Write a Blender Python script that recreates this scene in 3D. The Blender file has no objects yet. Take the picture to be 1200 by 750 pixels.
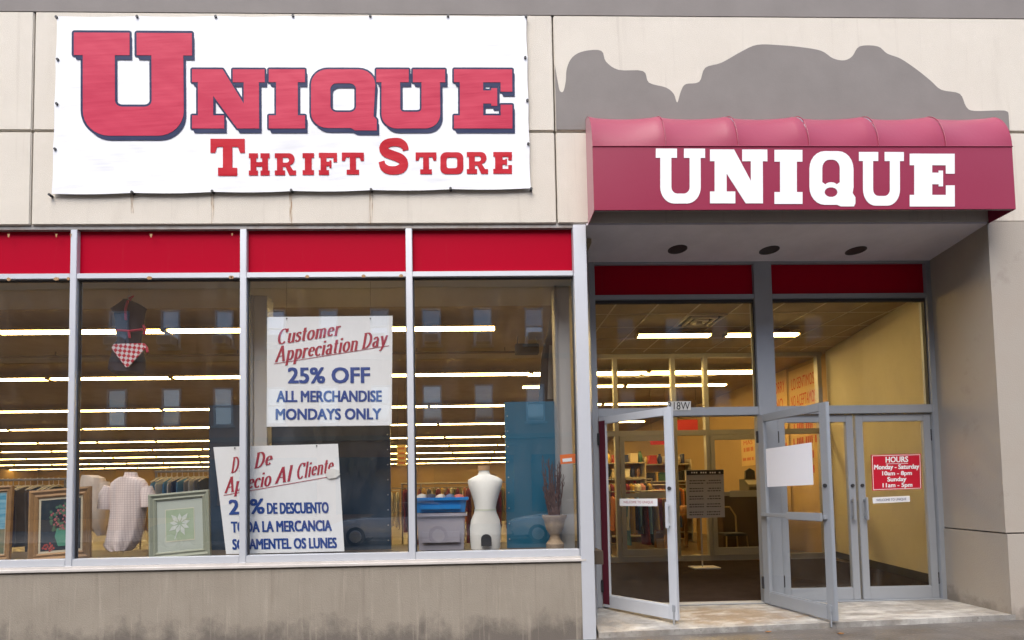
import bpy, bmesh, math, random
from mathutils import Vector, Matrix
R = math.radians
sc = bpy.context.scene
COL = sc.collection
random.seed(7)

# ------------------------------------------------------------------ camera
CAM = Vector((0.0, -5.085, 1.331))
F, PX, PY = 598.88, 570.95, 554.33            # focal length and principal point for a 1200x750 frame
a, b, c = 0.041579, -0.026176, -0.017288
ca, sa, cb, sb, cc, sn = math.cos(a), math.sin(a), math.cos(b), math.sin(b), math.cos(c), math.sin(c)
RM = Matrix(((cc, 0, sn), (0, 1, 0), (-sn, 0, cc))) @ Matrix(((1, 0, 0), (0, ca, sa), (0, -sa, ca))) @ Matrix(((cb, sb, 0), (-sb, cb, 0), (0, 0, 1)))
cam = bpy.data.cameras.new('camera')
cam.sensor_width = 36
cam.lens = F * 36 / 1200
cam.shift_x = (600 - PX) / 1200
cam.shift_y = (PY - 375) / 1200
cam.clip_end = 500
cam.clip_start = .05
camo = bpy.data.objects.new('camera', cam)
COL.objects.link(camo)
rx, fy, uz = RM[0], RM[1], RM[2]
camo.matrix_world = Matrix(((rx[0], uz[0], -fy[0], CAM.x), (rx[1], uz[1], -fy[1], CAM.y), (rx[2], uz[2], -fy[2], CAM.z), (0, 0, 0, 1)))
sc.camera = camo


def ray(u, v):
    return RM.transposed() @ Vector(((u - PX) / F, 1, -(v - PY) / F))


def at(u, v, y=0.0):                            # photo pixel -> point on the plane at depth y
    d = ray(u, v)
    return CAM + d * ((y - CAM.y) / d.y)


def atx(u, v, x):
    d = ray(u, v)
    return CAM + d * ((x - CAM.x) / d.x)


# ------------------------------------------------------------------ light
SUN_EL, SUN_ROT = 62, 200                       # street side, a little to the left
w = bpy.data.worlds.new('World')
sc.world = w
w.use_nodes = True
nt = w.node_tree
sky = nt.nodes.new('ShaderNodeTexSky')
sky.sky_type = 'NISHITA'
sky.sun_disc = False
sky.sun_elevation = R(SUN_EL)
sky.sun_rotation = R(SUN_ROT)
sky.dust_density = 3
sky.ozone_density = .6
bg = nt.nodes['Background']
bg.inputs[1].default_value = .15
nt.links.new(sky.outputs[0], bg.inputs[0])
sun = bpy.data.lights.new('sun', 'SUN')
sun.energy = 1.3
sun.angle = R(50)
sun.color = (1, .98, .93)
suno = bpy.data.objects.new('sun', sun)
COL.objects.link(suno)
sd = Vector((math.sin(R(SUN_ROT)) * math.cos(R(SUN_EL)), math.cos(R(SUN_ROT)) * math.cos(R(SUN_EL)), math.sin(R(SUN_EL))))
suno.rotation_euler = sd.to_track_quat('Z', 'Y').to_euler()
suno.location = (0, -10, 20)
sc.view_settings.view_transform = 'Standard'
sc.view_settings.look = 'None'
sc.view_settings.exposure = 1.36
sc.view_settings.gamma = 1
sc.render.engine = 'CYCLES'
sc.cycles.use_denoising = True
sc.cycles.max_bounces = 10
sc.cycles.transparent_max_bounces = 24
sc.cycles.caustics_reflective = False
sc.cycles.caustics_refractive = False
sc.cycles.sample_clamp_indirect = 4

# ------------------------------------------------------------------ materials
MATS = {}


def mat(name, col, rough=.6, metal=0.0, var=0.0, vs=4.0, col2=None, bump=0.0, bs=60.0, stretch=(1, 1, 1), spec=.5,
        coat=0.0, world=False, sheen=0.0):
    """principled material; var mixes towards col2 with noise of scale vs; bump adds fine relief"""
    if name in MATS:
        return MATS[name]
    m = bpy.data.materials.new(name)
    m.use_nodes = True
    t = m.node_tree
    N, L = t.nodes, t.links
    p = N['Principled BSDF']
    p.inputs['Base Color'].default_value = (*col, 1)
    p.inputs['Roughness'].default_value = rough
    p.inputs['Metallic'].default_value = metal
    p.inputs['Specular IOR Level'].default_value = spec
    p.inputs['Coat Weight'].default_value = coat
    p.inputs['Coat Roughness'].default_value = .22
    p.inputs['Sheen Weight'].default_value = sheen
    p.inputs['Sheen Roughness'].default_value = .4
    if world:
        src = N.new('ShaderNodeNewGeometry').outputs['Position']
    else:
        src = N.new('ShaderNodeTexCoord').outputs['Object']
    mp = N.new('ShaderNodeMapping')
    mp.inputs['Scale'].default_value = stretch
    L.new(src, mp.inputs[0])
    if var:
        n = N.new('ShaderNodeTexNoise')
        n.inputs['Scale'].default_value = vs
        n.inputs['Detail'].default_value = 6
        n.inputs['Roughness'].default_value = .62
        L.new(mp.outputs[0], n.inputs['Vector'])
        r = N.new('ShaderNodeMapRange')
        r.inputs[1].default_value = .35
        r.inputs[2].default_value = .7
        r.inputs[4].default_value = var
        L.new(n.outputs[0], r.inputs[0])
        mx = N.new('ShaderNodeMix')
        mx.data_type = 'RGBA'
        mx.inputs[6].default_value = (*col, 1)
        mx.inputs[7].default_value = (*(col2 or [x * .5 for x in col]), 1)
        L.new(r.outputs[0], mx.inputs[0])
        L.new(mx.outputs[2], p.inputs['Base Color'])
        rr = N.new('ShaderNodeMapRange')
        rr.inputs[3].default_value = max(0, rough - .08)
        rr.inputs[4].default_value = min(1, rough + .12)
        L.new(n.outputs[0], rr.inputs[0])
        L.new(rr.outputs[0], p.inputs['Roughness'])
        m['mixnode'] = mx.name
    if bump:
        n2 = N.new('ShaderNodeTexNoise')
        n2.inputs['Scale'].default_value = bs
        n2.inputs['Detail'].default_value = 5
        L.new(src, n2.inputs['Vector'])
        bm_ = N.new('ShaderNodeBump')
        bm_.inputs['Strength'].default_value = bump
        bm_.inputs['Distance'].default_value = .01
        L.new(n2.outputs[0], bm_.inputs['Height'])
        L.new(bm_.outputs[0], p.inputs['Normal'])
    MATS[name] = m
    return m


def add_layer(m, col, scale, lo, hi, stretch=(1, 1, 1), zmask=None, amount=1.0, seed=0.0, spot=None):
    """one more stain layer over a material's base colour; zmask=(z where full, z where gone)"""
    t = m.node_tree
    N, L = t.nodes, t.links
    p = N['Principled BSDF']
    cur = p.inputs['Base Color']
    geo = N.new('ShaderNodeNewGeometry')
    mp = N.new('ShaderNodeMapping')
    mp.inputs['Scale'].default_value = stretch
    mp.inputs['Location'].default_value = (seed, seed * .7, seed * 1.3)
    L.new(geo.outputs['Position'], mp.inputs[0])
    n = N.new('ShaderNodeTexNoise')
    n.inputs['Scale'].default_value = scale
    n.inputs['Detail'].default_value = 7
    n.inputs['Roughness'].default_value = .65
    L.new(mp.outputs[0], n.inputs['Vector'])
    fac = n.outputs[0]
    if zmask:
        sx = N.new('ShaderNodeSeparateXYZ')
        L.new(geo.outputs['Position'], sx.inputs[0])
        mr = N.new('ShaderNodeMapRange')
        mr.inputs[1].default_value = zmask[1]
        mr.inputs[2].default_value = zmask[0]
        mr.inputs[3].default_value = -.35
        mr.inputs[4].default_value = .28
        L.new(sx.outputs[2], mr.inputs[0])
        ad = N.new('ShaderNodeMath')
        L.new(fac, ad.inputs[0])
        L.new(mr.outputs[0], ad.inputs[1])
        fac = ad.outputs[0]
    if spot:                                     # keep the stain to an ellipse (x, y, rx, ry)
        m2 = N.new('ShaderNodeMapping')
        m2.inputs['Location'].default_value = (-spot[0] / spot[2], -spot[1] / spot[3], 0)
        m2.inputs['Scale'].default_value = (1 / spot[2], 1 / spot[3], 0)
        L.new(geo.outputs['Position'], m2.inputs[0])
        ln = N.new('ShaderNodeVectorMath'); ln.operation = 'LENGTH'
        L.new(m2.outputs[0], ln.inputs[0])
        mr = N.new('ShaderNodeMapRange')
        mr.inputs[1].default_value = .3; mr.inputs[2].default_value = 1.3; mr.inputs[3].default_value = .30; mr.inputs[4].default_value = -.3
        L.new(ln.outputs['Value'], mr.inputs[0])
        ad = N.new('ShaderNodeMath')
        L.new(fac, ad.inputs[0]); L.new(mr.outputs[0], ad.inputs[1])
        fac = ad.outputs[0]
    r = N.new('ShaderNodeMapRange')
    r.inputs[1].default_value = lo
    r.inputs[2].default_value = hi
    r.inputs[4].default_value = amount
    L.new(fac, r.inputs[0])
    mx = N.new('ShaderNodeMix')
    mx.data_type = 'RGBA'
    if cur.is_linked:
        L.new(cur.links[0].from_socket, mx.inputs[6])
    else:
        mx.inputs[6].default_value = cur.default_value
    mx.inputs[7].default_value = (*col, 1)
    L.new(r.outputs[0], mx.inputs[0])
    L.new(mx.outputs[2], cur)
    return m


def glass_mat(name, tint=(.985, .99, .985), base=.05, edge=.6, ripple=.0):
    m = bpy.data.materials.new(name)
    m.use_nodes = True
    t = m.node_tree
    N, L = t.nodes, t.links
    N.remove(N['Principled BSDF'])
    tr = N.new('ShaderNodeBsdfTransparent')
    tr.inputs[0].default_value = (*tint, 1)
    gl = N.new('ShaderNodeBsdfGlossy')
    gl.inputs['Roughness'].default_value = 0.0
    lw = N.new('ShaderNodeLayerWeight')
    pw = N.new('ShaderNodeMath'); pw.operation = 'POWER'; pw.inputs[1].default_value = 4
    L.new(lw.outputs['Facing'], pw.inputs[0])
    ma = N.new('ShaderNodeMath'); ma.operation = 'MULTIPLY_ADD'
    ma.inputs[1].default_value = edge; ma.inputs[2].default_value = base
    L.new(pw.outputs[0], ma.inputs[0])
    tcd = N.new('ShaderNodeNewGeometry')
    mpd = N.new('ShaderNodeMapping'); mpd.inputs['Scale'].default_value = (2.5, 1, .8); L.new(tcd.outputs['Position'], mpd.inputs[0])
    nd = N.new('ShaderNodeTexNoise'); nd.inputs['Scale'].default_value = 2.2; nd.inputs['Detail'].default_value = 8; nd.inputs['Roughness'].default_value = .7
    L.new(mpd.outputs[0], nd.inputs['Vector'])
    rd = N.new('ShaderNodeMapRange'); rd.inputs[1].default_value = .48; rd.inputs[2].default_value = .8; rd.inputs[4].default_value = .06
    L.new(nd.outputs[0], rd.inputs[0])
    df_ = N.new('ShaderNodeBsdfDiffuse'); df_.inputs[0].default_value = (.6, .58, .55, 1)
    mxd = N.new('ShaderNodeMixShader'); L.new(rd.outputs[0], mxd.inputs[0]); L.new(tr.outputs[0], mxd.inputs[1]); L.new(df_.outputs[0], mxd.inputs[2])
    tr = mxd
    mx = N.new('ShaderNodeMixShader')
    L.new(ma.outputs[0], mx.inputs[0]); L.new(tr.outputs[0], mx.inputs[1]); L.new(gl.outputs[0], mx.inputs[2])
    if ripple:
        tc = N.new('ShaderNodeTexCoord')
        n = N.new('ShaderNodeTexNoise'); n.inputs['Scale'].default_value = 1.3; n.inputs['Detail'].default_value = 1
        L.new(tc.outputs['Object'], n.inputs['Vector'])
        bp = N.new('ShaderNodeBump'); bp.inputs['Strength'].default_value = ripple; bp.inputs['Distance'].default_value = .02
        L.new(n.outputs[0], bp.inputs['Height']); L.new(bp.outputs[0], gl.inputs['Normal'])
    L.new(mx.outputs[0], N['Material Output'].inputs[0])
    return m


def emit(name, col, s):
    m = bpy.data.materials.new(name)
    m.use_nodes = True
    N = m.node_tree.nodes
    N.remove(N['Principled BSDF'])
    e = N.new('ShaderNodeEmission')
    e.inputs[0].default_value = (*col, 1)
    e.inputs[1].default_value = s
    m.node_tree.links.new(e.outputs[0], N['Material Output'].inputs[0])
    return m


CONC = mat('precast_concrete', (.66, .615, .535), .85, var=.35, vs=1.6, col2=(.56, .515, .445), bump=.45, bs=130, world=True)
add_layer(CONC, (.42, .37, .31), 2.2, .56, .85, (1.6, 1, .35), amount=.4)
add_layer(CONC, (.72, .67, .61), 14, .55, .75, amount=.3, seed=4)
add_layer(CONC, (.38, .33, .28), 55, .68, .76, amount=.5, seed=6)
add_layer(CONC, (.36, .31, .26), 5, .58, .8, (3, 1, .1), amount=.35, seed=11)
BASE = mat('stained_concrete', (.30, .265, .215), .8, var=.5, vs=2.2, col2=(.23, .20, .16), bump=.4, bs=110, world=True)
add_layer(BASE, (.19, .16, .13), 7, .52, .8, (2.2, 1, .12), amount=.6, seed=2)
add_layer(BASE, (.10, .085, .075), 3.5, .48, .72, (1, 1, .8), zmask=(-.1, .42), amount=.75, seed=5)
add_layer(BASE, (.42, .37, .30), 9, .56, .75, (2.5, 1, .12), amount=.6, seed=9)
add_layer(BASE, (.16, .13, .105), 11, .60, .76, (3, 1, .07), amount=.7, seed=13)
add_layer(BASE, (.05, .045, .04), 30, .73, .76, amount=.8, seed=17)
PIERM = mat('pier_concrete', (.375, .34, .295), .82, var=.45, vs=1.7, col2=(.36, .30, .245), bump=.25, bs=80, world=True)
add_layer(PIERM, (.22, .18, .15), 2.6, .6, .8, amount=.55, seed=3)
add_layer(PIERM, (.13, .11, .09), 5, .5, .75, zmask=(-.05, .4), amount=.6, seed=6)
GREY = mat('grey_paint', (.225, .205, .193), .85, var=.18, vs=2.5, bump=.1, bs=60, world=True)
SEAL = mat('joint_sealant', (.30, .265, .23), .9)
RUST = mat('rust', (.34, .17, .06), .9, var=.6, vs=30, col2=(.5, .38, .25))
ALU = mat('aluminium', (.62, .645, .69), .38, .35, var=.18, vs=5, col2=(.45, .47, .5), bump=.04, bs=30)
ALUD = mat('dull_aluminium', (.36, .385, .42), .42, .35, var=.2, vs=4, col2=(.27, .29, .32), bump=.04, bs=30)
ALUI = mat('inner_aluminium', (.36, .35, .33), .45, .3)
DARK = mat('dark_gasket', (.03, .03, .033), .6)
REDP = mat('red_panel', (.40, .002, .02), .4, var=.25, vs=1.6, col2=(.34, .002, .016), spec=.04)
add_layer(REDP, (.36, .03, .04), 6, .6, .8, (2.5, 1, .15), amount=.5, seed=3)
AWN = mat('awning_vinyl', (.26, .004, .040), .45, var=.25, vs=2, col2=(.29, .013, .062), bump=.06, bs=25, spec=.3, sheen=.35, coat=.12)
WHITE = mat('white_vinyl', (.84, .85, .87), .5)
BLACK = mat('black_paint', (.015, .015, .017), .5)
SOFF = mat('soffit_plaster', (.80, .77, .82), .8, var=.3, vs=2, bump=.1, bs=60)
GLASS = glass_mat('window_glass', base=.20, edge=.6, ripple=.04)
GLASSD = glass_mat('door_glass', base=.05, edge=.6, ripple=.03)
INGL = glass_mat('inner_glass', (.97, .97, .95), base=.02, edge=.4)


# banner vinyl: white cloth with soft diagonal pull wrinkles and short horizontal puckers, as real relief in the normal
def banner_mat(name, col, rough=.55):
    m = mat(name, col, rough, spec=.12)
    t = m.node_tree
    N, L = t.nodes, t.links
    g = N.new('ShaderNodeNewGeometry')
    def nz(scale, rot, st, det=2):
        mp = N.new('ShaderNodeMapping'); mp.vector_type = 'TEXTURE'; mp.inputs['Rotation'].default_value = (0, rot, 0); mp.inputs['Scale'].default_value = [1 / q for q in st]
        L.new(g.outputs['Position'], mp.inputs[0])
        n = N.new('ShaderNodeTexNoise'); n.inputs['Scale'].default_value = scale; n.inputs['Detail'].default_value = det
        L.new(mp.outputs[0], n.inputs['Vector'])
        return n.outputs[0]
    n1, n2 = nz(1.0, R(35), (.35, 1, 2.0)), nz(5, R(-4), (.25, 1, 3.2))
    n1b = nz(.9, R(-30), (.4, 1, 1.8))
    ad = N.new('ShaderNodeMath'); L.new(n1, ad.inputs[0]); L.new(n1b, ad.inputs[1])
    mu = N.new('ShaderNodeMath'); mu.operation = 'MULTIPLY_ADD'; mu.inputs[1].default_value = .12
    L.new(n2, mu.inputs[0]); L.new(ad.outputs[0], mu.inputs[2])
    bp = N.new('ShaderNodeBump'); bp.inputs['Strength'].default_value = .6; bp.inputs['Distance'].default_value = .04
    L.new(mu.outputs[0], bp.inputs['Height'])
    L.new(bp.outputs[0], N['Principled BSDF'].inputs['Normal'])
    return m


BANW = banner_mat('banner_white', (.80, .82, .85))
BANR = banner_mat('banner_red', (.50, .03, .075), .5)
BANT = banner_mat('banner_scarlet', (.46, .004, .018), .5)
BANN = banner_mat('banner_navy', (.02, .03, .085), .55)

# ------------------------------------------------------------------ builders
WL = {}


def wl(o):
    return WL.get(o.name, Vector((0, 0, 0)))


def tag(o, label=None, cat=None, group=None, kind=None):
    if label: o['label'] = label
    if cat: o['category'] = cat
    if group: o['group'] = group
    if kind: o['kind'] = kind
    return o


def empty(name, loc=(0, 0, 0), label=None, cat=None, group=None, rot=0):
    o = bpy.data.objects.new(name, None)
    o.empty_display_size = .1
    COL.objects.link(o)
    o.location = loc
    o.rotation_euler.z = rot
    WL[o.name] = Vector(loc)
    return tag(o, label, cat, group)


class MB:
    """collects shapes in world coordinates, then links them as ONE mesh object"""
    def __init__(s):
        s.bm = bmesh.new()

    def box(s, x0, x1, y0, y1, z0, z1, bev=0.0, M=None):
        x0, x1 = min(x0, x1), max(x0, x1); y0, y1 = min(y0, y1), max(y0, y1); z0, z1 = min(z0, z1), max(z0, z1)
        r = bmesh.ops.create_cube(s.bm, size=1)['verts']
        for v in r:
            v.co = Vector((x0 + (v.co.x + .5) * (x1 - x0), y0 + (v.co.y + .5) * (y1 - y0), z0 + (v.co.z + .5) * (z1 - z0)))
        if bev:
            es = list({e for v in r for e in v.link_edges})
            bv = bmesh.ops.bevel(s.bm, geom=es, offset=bev, segments=2, affect='EDGES')
            r = bv['verts']
        if M is not None:
            for v in r: v.co = M @ v.co
        return s

    def poly(s, pts):
        s.bm.faces.new([s.bm.verts.new(p) for p in pts]); return s

    def prism(s, pts, d):
        """closed outline (3D points) pushed along vector d"""
        d = Vector(d)
        A = [s.bm.verts.new(p) for p in pts]
        B = [s.bm.verts.new(Vector(p) + d) for p in pts]
        n = len(pts)
        s.bm.faces.new(A); s.bm.faces.new(B[::-1])
        for i in range(n):
            s.bm.faces.new([A[i], B[i], B[(i + 1) % n], A[(i + 1) % n]])
        return s

    def tube(s, pts, r, n=8, cap=True):
        pts = [Vector(p) for p in pts]
        rs = r if isinstance(r, (list, tuple)) else [r] * len(pts)
        rings = []
        for i, p in enumerate(pts):
            t = (pts[min(i + 1, len(pts) - 1)] - pts[max(i - 1, 0)]).normalized()
            u = t.cross(Vector((0, 0, 1)) if abs(t.z) < .9 else Vector((1, 0, 0))).normalized()
            v = t.cross(u)
            rings.append([s.bm.verts.new(p + (u * math.cos(k * 2 * math.pi / n) + v * math.sin(k * 2 * math.pi / n)) * rs[i]) for k in range(n)])
        for A, B in zip(rings, rings[1:]):
            for k in range(n):
                s.bm.faces.new([A[k], A[(k + 1) % n], B[(k + 1) % n], B[k]])
        if cap:
            s.bm.faces.new(rings[0][::-1]); s.bm.faces.new(rings[-1])
        return s

    def rings(s, rows, closed=True, cap=True):
        """skin a list of rings of points"""
        V = [[s.bm.verts.new(p) for p in r] for r in rows]
        n = len(rows[0])
        for A, B in zip(V, V[1:]):
            for k in range(n if closed else n - 1):
                s.bm.faces.new([A[k], A[(k + 1) % n], B[(k + 1) % n], B[k]])
        if cap and closed:
            s.bm.faces.new(V[0][::-1]); s.bm.faces.new(V[-1])
        return s

    def lathe(s, cx, cy, prof, n=24):
        return s.rings([[(cx + r * math.cos(k * 2 * math.pi / n), cy + r * math.sin(k * 2 * math.pi / n), z) for k in range(n)] for r, z in prof])

    def mesh2d(s, verts, faces, fn, th=0.0):
        """flat pieces (2D) mapped by fn(x, y) -> 3D"""
        vs = [s.bm.verts.new(fn(x, y)) for x, y in verts]
        for f in faces:
            try: s.bm.faces.new([vs[i] for i in f])
            except ValueError: pass
        return s

    def build(s, name, m, parent=None, smooth=False, loc=None, label=None, cat=None, group=None, kind=None, recalc=True):
        bm = s.bm
        if recalc: bmesh.ops.recalc_face_normals(bm, faces=bm.faces)
        if parent is not None:
            o = wl(parent)
        elif loc is not None:
            o = Vector(loc)
        else:
            xs = [v.co for v in bm.verts]
            o = Vector(((min(p.x for p in xs) + max(p.x for p in xs)) / 2, (min(p.y for p in xs) + max(p.y for p in xs)) / 2, min(p.z for p in xs)))
        for v in bm.verts: v.co -= o
        me = bpy.data.meshes.new(name)
        bm.to_mesh(me); bm.free()
        if smooth:
            for p in me.polygons: p.use_smooth = True
            try: me.set_sharp_from_angle(angle=R(40))
            except Exception: pass
        ms = m if isinstance(m, (list, tuple)) else [m]
        for q in ms: me.materials.append(q)
        ob = bpy.data.objects.new(name, me)
        COL.objects.link(ob)
        if parent is not None:
            ob.parent = parent
        else:
            ob.location = o
        WL[ob.name] = o.copy()
        return tag(ob, label, cat, group, kind)


CHILDREN = {}


def copy_tree(o, loc=None, label=None, group=None, parent=None, rot=None):
    c_ = o.copy()
    COL.objects.link(c_)
    if parent is not None: c_.parent = parent
    if loc is not None: c_.location = loc
    if rot is not None: c_.rotation_euler = rot
    if label: c_['label'] = label
    if group: c_['group'] = group
    WL[c_.name] = Vector(c_.location)
    for ch in list(o.children):
        copy_tree(ch, parent=c_)
    return c_


# ---- flat shapes and lettering
def fill2d(loops):
    """even-odd fill of closed 2D loops -> (verts, faces)"""
    cu = bpy.data.curves.new('tmp', 'CURVE')
    cu.dimensions = '2D'
    cu.fill_mode = 'BOTH'
    for lp in loops:
        sp = cu.splines.new('POLY')
        sp.points.add(len(lp) - 1)
        for p, q in zip(sp.points, lp): p.co = (q[0], q[1], 0, 1)
        sp.use_cyclic_u = True
    ob = bpy.data.objects.new('tmp', cu)
    me = bpy.data.meshes.new_from_object(ob)
    r = [(v.co.x, v.co.y) for v in me.vertices], [tuple(p.vertices) for p in me.polygons]
    bpy.data.objects.remove(ob); bpy.data.curves.remove(cu); bpy.data.meshes.remove(me)
    return r


def text2d(s, bold=0.0, spacing=1.0, word=1.0):
    cu = bpy.data.curves.new('tmp', 'FONT')
    cu.body = s
    cu.offset = bold
    cu.space_character = spacing
    cu.space_word = word
    cu.resolution_u = 3
    ob = bpy.data.objects.new('tmp', cu)
    me = bpy.data.meshes.new_from_object(ob)
    v = [(q.co.x, q.co.y) for q in me.vertices]
    f = [tuple(p.vertices) for p in me.polygons]
    bpy.data.objects.remove(ob); bpy.data.curves.remove(cu); bpy.data.meshes.remove(me)
    x0, x1 = min(q[0] for q in v), max(q[0] for q in v); y0, y1 = min(q[1] for q in v), max(q[1] for q in v)
    return [((x - x0) / (x1 - x0), (y - y0) / (y1 - y0)) for x, y in v], f


def frame3(p0, px_, pz_):
    """map the unit square onto a parallelogram: corner p0, end of baseline px_, top of left side pz_"""
    p0, px_, pz_ = Vector(p0), Vector(px_), Vector(pz_)
    return lambda x, y: p0 + (px_ - p0) * x + (pz_ - p0) * y


def pxbox(u0, v0, u1, v1, y):
    """pixel box -> unit-square map at depth y"""
    return frame3(at(u0, v1, y), at(u1, v1, y), at(u0, v0, y))


def arc(cx, cy, rx_, ry_, a0, a1, n=10):
    return [(cx + rx_ * math.cos(R(a0 + (a1 - a0) * i / n)), cy + ry_ * math.sin(R(a0 + (a1 - a0) * i / n))) for i in range(n + 1)]


def slab(ch, heavy=1.0):
    """heavy slab-serif capitals in the unit box; returns loops"""
    s, h = .25 * heavy, .22
    if ch == 'U':
        o, sl = .075, .47
        i0 = o + .27
        i1 = 1 - i0
        return [[(0, 1), (sl, 1), (sl, 1 - h), (i0, 1 - h)] + [(i0, .42)] + arc(i0 + .06, .34, .06, .06, 180, 270, 4) + arc(i1 - .06, .34, .06, .06, 270, 360, 4) +
                [(i1, 1 - h), (1 - sl, 1 - h), (1 - sl, 1), (1, 1), (1, 1 - h), (1 - o, 1 - h)] +
                arc(1 - o - .22, .24, .22, .24, 0, -90, 8) + arc(o + .22, .24, .22, .24, 270, 180, 8) + [(o, 1 - h), (0, 1 - h)]]
    if ch == 'u':                               # the slimmer U on the awning
        o, sl, h = .09, .43, .17
        i0 = o + .225
        i1 = 1 - i0
        return [[(0, 1), (sl, 1), (sl, 1 - h), (i0, 1 - h), (i0, .36)] + arc(i0 + .12, .30, .12, .12, 180, 270, 5) + arc(i1 - .12, .30, .12, .12, 270, 360, 5) +
                [(i1, 1 - h), (1 - sl, 1 - h), (1 - sl, 1), (1, 1), (1, 1 - h), (1 - o, 1 - h)] +
                arc(1 - o - .28, .30, .28, .30, 0, -90, 8) + arc(o + .28, .30, .28, .30, 270, 180, 8) + [(o, 1 - h), (0, 1 - h)]]
    if ch == 'N':
        o = .08
        return [[(0, 1), (.42, 1), (1 - o - .21, .42), (1 - o - .21, 1 - h), (.56, 1 - h), (.56, 1), (1, 1), (1, 1 - h), (1 - o, 1 - h), (1 - o, 0), (.62, 0),
                 (o + .21, .55), (o + .21, h), (.44, h), (.44, 0), (0, 0), (0, h), (o, h), (o, 1 - h), (0, 1 - h)]]
    if ch == 'I':
        o = .2
        return [[(0, 1), (1, 1), (1, 1 - h), (1 - o, 1 - h), (1 - o, h), (1, h), (1, 0), (0, 0), (0, h), (o, h), (o, 1 - h), (0, 1 - h)]]
    if ch in 'OQ':
        k = .26
        out = arc(1 - k, 1 - k, k, k, 0, 90, 6) + arc(k, 1 - k, k, k, 90, 180, 6) + arc(k, k, k, k, 180, 270, 6)
        if ch == 'O':
            out += arc(1 - k, k, k, k, 270, 360, 6)
        else:
            out += [(.62, 0), (.68, -.04), (1.02, -.04), (1.02, .14), (.97, .2)]
        q = .1
        x0, x1 = (.30, .70) if ch == 'Q' else (.27, .73)
        y0 = .27
        hole = arc(x1 - q, .76 - q, q, q, 0, 90, 5) + arc(x0 + q, .76 - q, q, q, 90, 180, 5) + arc(x0 + q, y0 + q, q, q, 180, 270, 5) + arc(x1 - q, y0 + q, q, q, 270, 360, 5)
        return [out, hole]
    if ch == 'q':                               # the awning Q, its tail looping into the counter
        k = .33
        out = arc(1 - k - .04, 1 - k, k, k, 0, 90, 6) + arc(k, 1 - k, k, k, 90, 180, 6) + arc(k, k, k, k, 180, 270, 6) + [(.60, 0), (.68, -.03), (.97, -.03), (1.0, .03), (1.0, .14), (.94, .22), (.96, .33)]
        q = .16
        hole = arc(.66 - q, .84 - q, q, q, 0, 90, 5) + arc(.28 + q, .84 - q, q, q, 90, 180, 5) + [(.28, .42)] + arc(.47, .36, .13, .06, 160, 20, 6) + [(.66, .42)]
        hole2 = arc(.47, .235, .14, .09, 0, 360, 14)[:-1]
        return [out, hole, hole2]
    if ch == 'E':
        o = .1
        return [[(0, 1), (1, 1), (1, .62), (.8, .62), (.8, .78), (.50, .78), (.50, .64), (.64, .64), (.64, .68), (.74, .68), (.74, .38), (.64, .38), (.64, .42), (.50, .42), (.50, .22),
                 (.8, .22), (.8, .40), (1, .40), (1, 0), (0, 0), (0, h), (o, h), (o, 1 - h), (0, 1 - h)]]
    if ch == 'T':
        return [[(0, 1), (1, 1), (1, .62), (.86, .62), (.80, .78), (.64, .78), (.64, h), (.78, h), (.78, 0), (.22, 0), (.22, h), (.36, h), (.36, .78), (.20, .78), (.14, .62), (0, .62)]]
    if ch == 'H':
        o = .08
        return [[(0, 1), (.44, 1), (.44, 1 - h), (.36, 1 - h), (.36, .6), (.64, .6), (.64, 1 - h), (.56, 1 - h), (.56, 1), (1, 1), (1, 1 - h), (1 - o, 1 - h), (1 - o, h), (1, h), (1, 0), (.56, 0),
                 (.56, h), (.64, h), (.64, .4), (.36, .4), (.36, h), (.44, h), (.44, 0), (0, 0), (0, h), (o, h), (o, 1 - h), (0, 1 - h)]]
    if ch == 'R':
        return [[(0, 1), (.66, 1)] + arc(.66, .73, .27, .27, 90, -60, 10) + [(.70, .46), (.86, h), (1, h), (1, 0), (.68, 0), (.50, .38), (.38, .38), (.38, h), (.48, h), (.48, 0), (0, 0), (0, h), (.1, h), (.1, 1 - h), (0, 1 - h)],
                [(.38, .80), (.58, .80)] + arc(.58, .69, .09, .11, 80, -80, 6) + [(.58, .57), (.38, .57)]]
    if ch == 'F':
        o = .1
        return [[(0, 1), (1, 1), (1, .58), (.8, .58), (.8, .78), (.42, .78), (.42, .6), (.58, .6), (.58, .66), (.7, .66), (.7, .32), (.58, .32), (.58, .4), (.42, .4), (.42, h), (.56, h), (.56, 0), (0, 0), (0, h), (o, h), (o, 1 - h), (0, 1 - h)]]
    if ch == 'S':
        cl = [(.90, .66), (.86, .78), (.70, .87), (.48, .885), (.26, .84), (.15, .72), (.24, .60), (.48, .52), (.74, .43), (.84, .30), (.76, .17), (.54, .115), (.30, .13), (.14, .22), (.09, .36)]
        hw = [.10, .11, .12, .115, .125, .145, .135, .13, .135, .145, .135, .115, .115, .11, .10]
        def ease(P):                             # smooth the spine of the S
            out = []
            for i in range(len(P) - 1):
                p0, p1, p2, p3 = P[max(i - 1, 0)], P[i], P[i + 1], P[min(i + 2, len(P) - 1)]
                for k in range(3):
                    t = k / 3
                    out.append(tuple(.5 * (2 * p1[j] + (-p0[j] + p2[j]) * t + (2 * p0[j] - 5 * p1[j] + 4 * p2[j] - p3[j]) * t * t + (-p0[j] + 3 * p1[j] - 3 * p2[j] + p3[j]) * t ** 3) for j in (0, 1, 2)))
            return out + [P[-1]]
        tr3 = ease([(q[0], q[1], h_) for q, h_ in zip(cl, hw)])
        cl, hw = [q[:2] for q in tr3], [q[2] for q in tr3]
        L_, R_ = [], []
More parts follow.
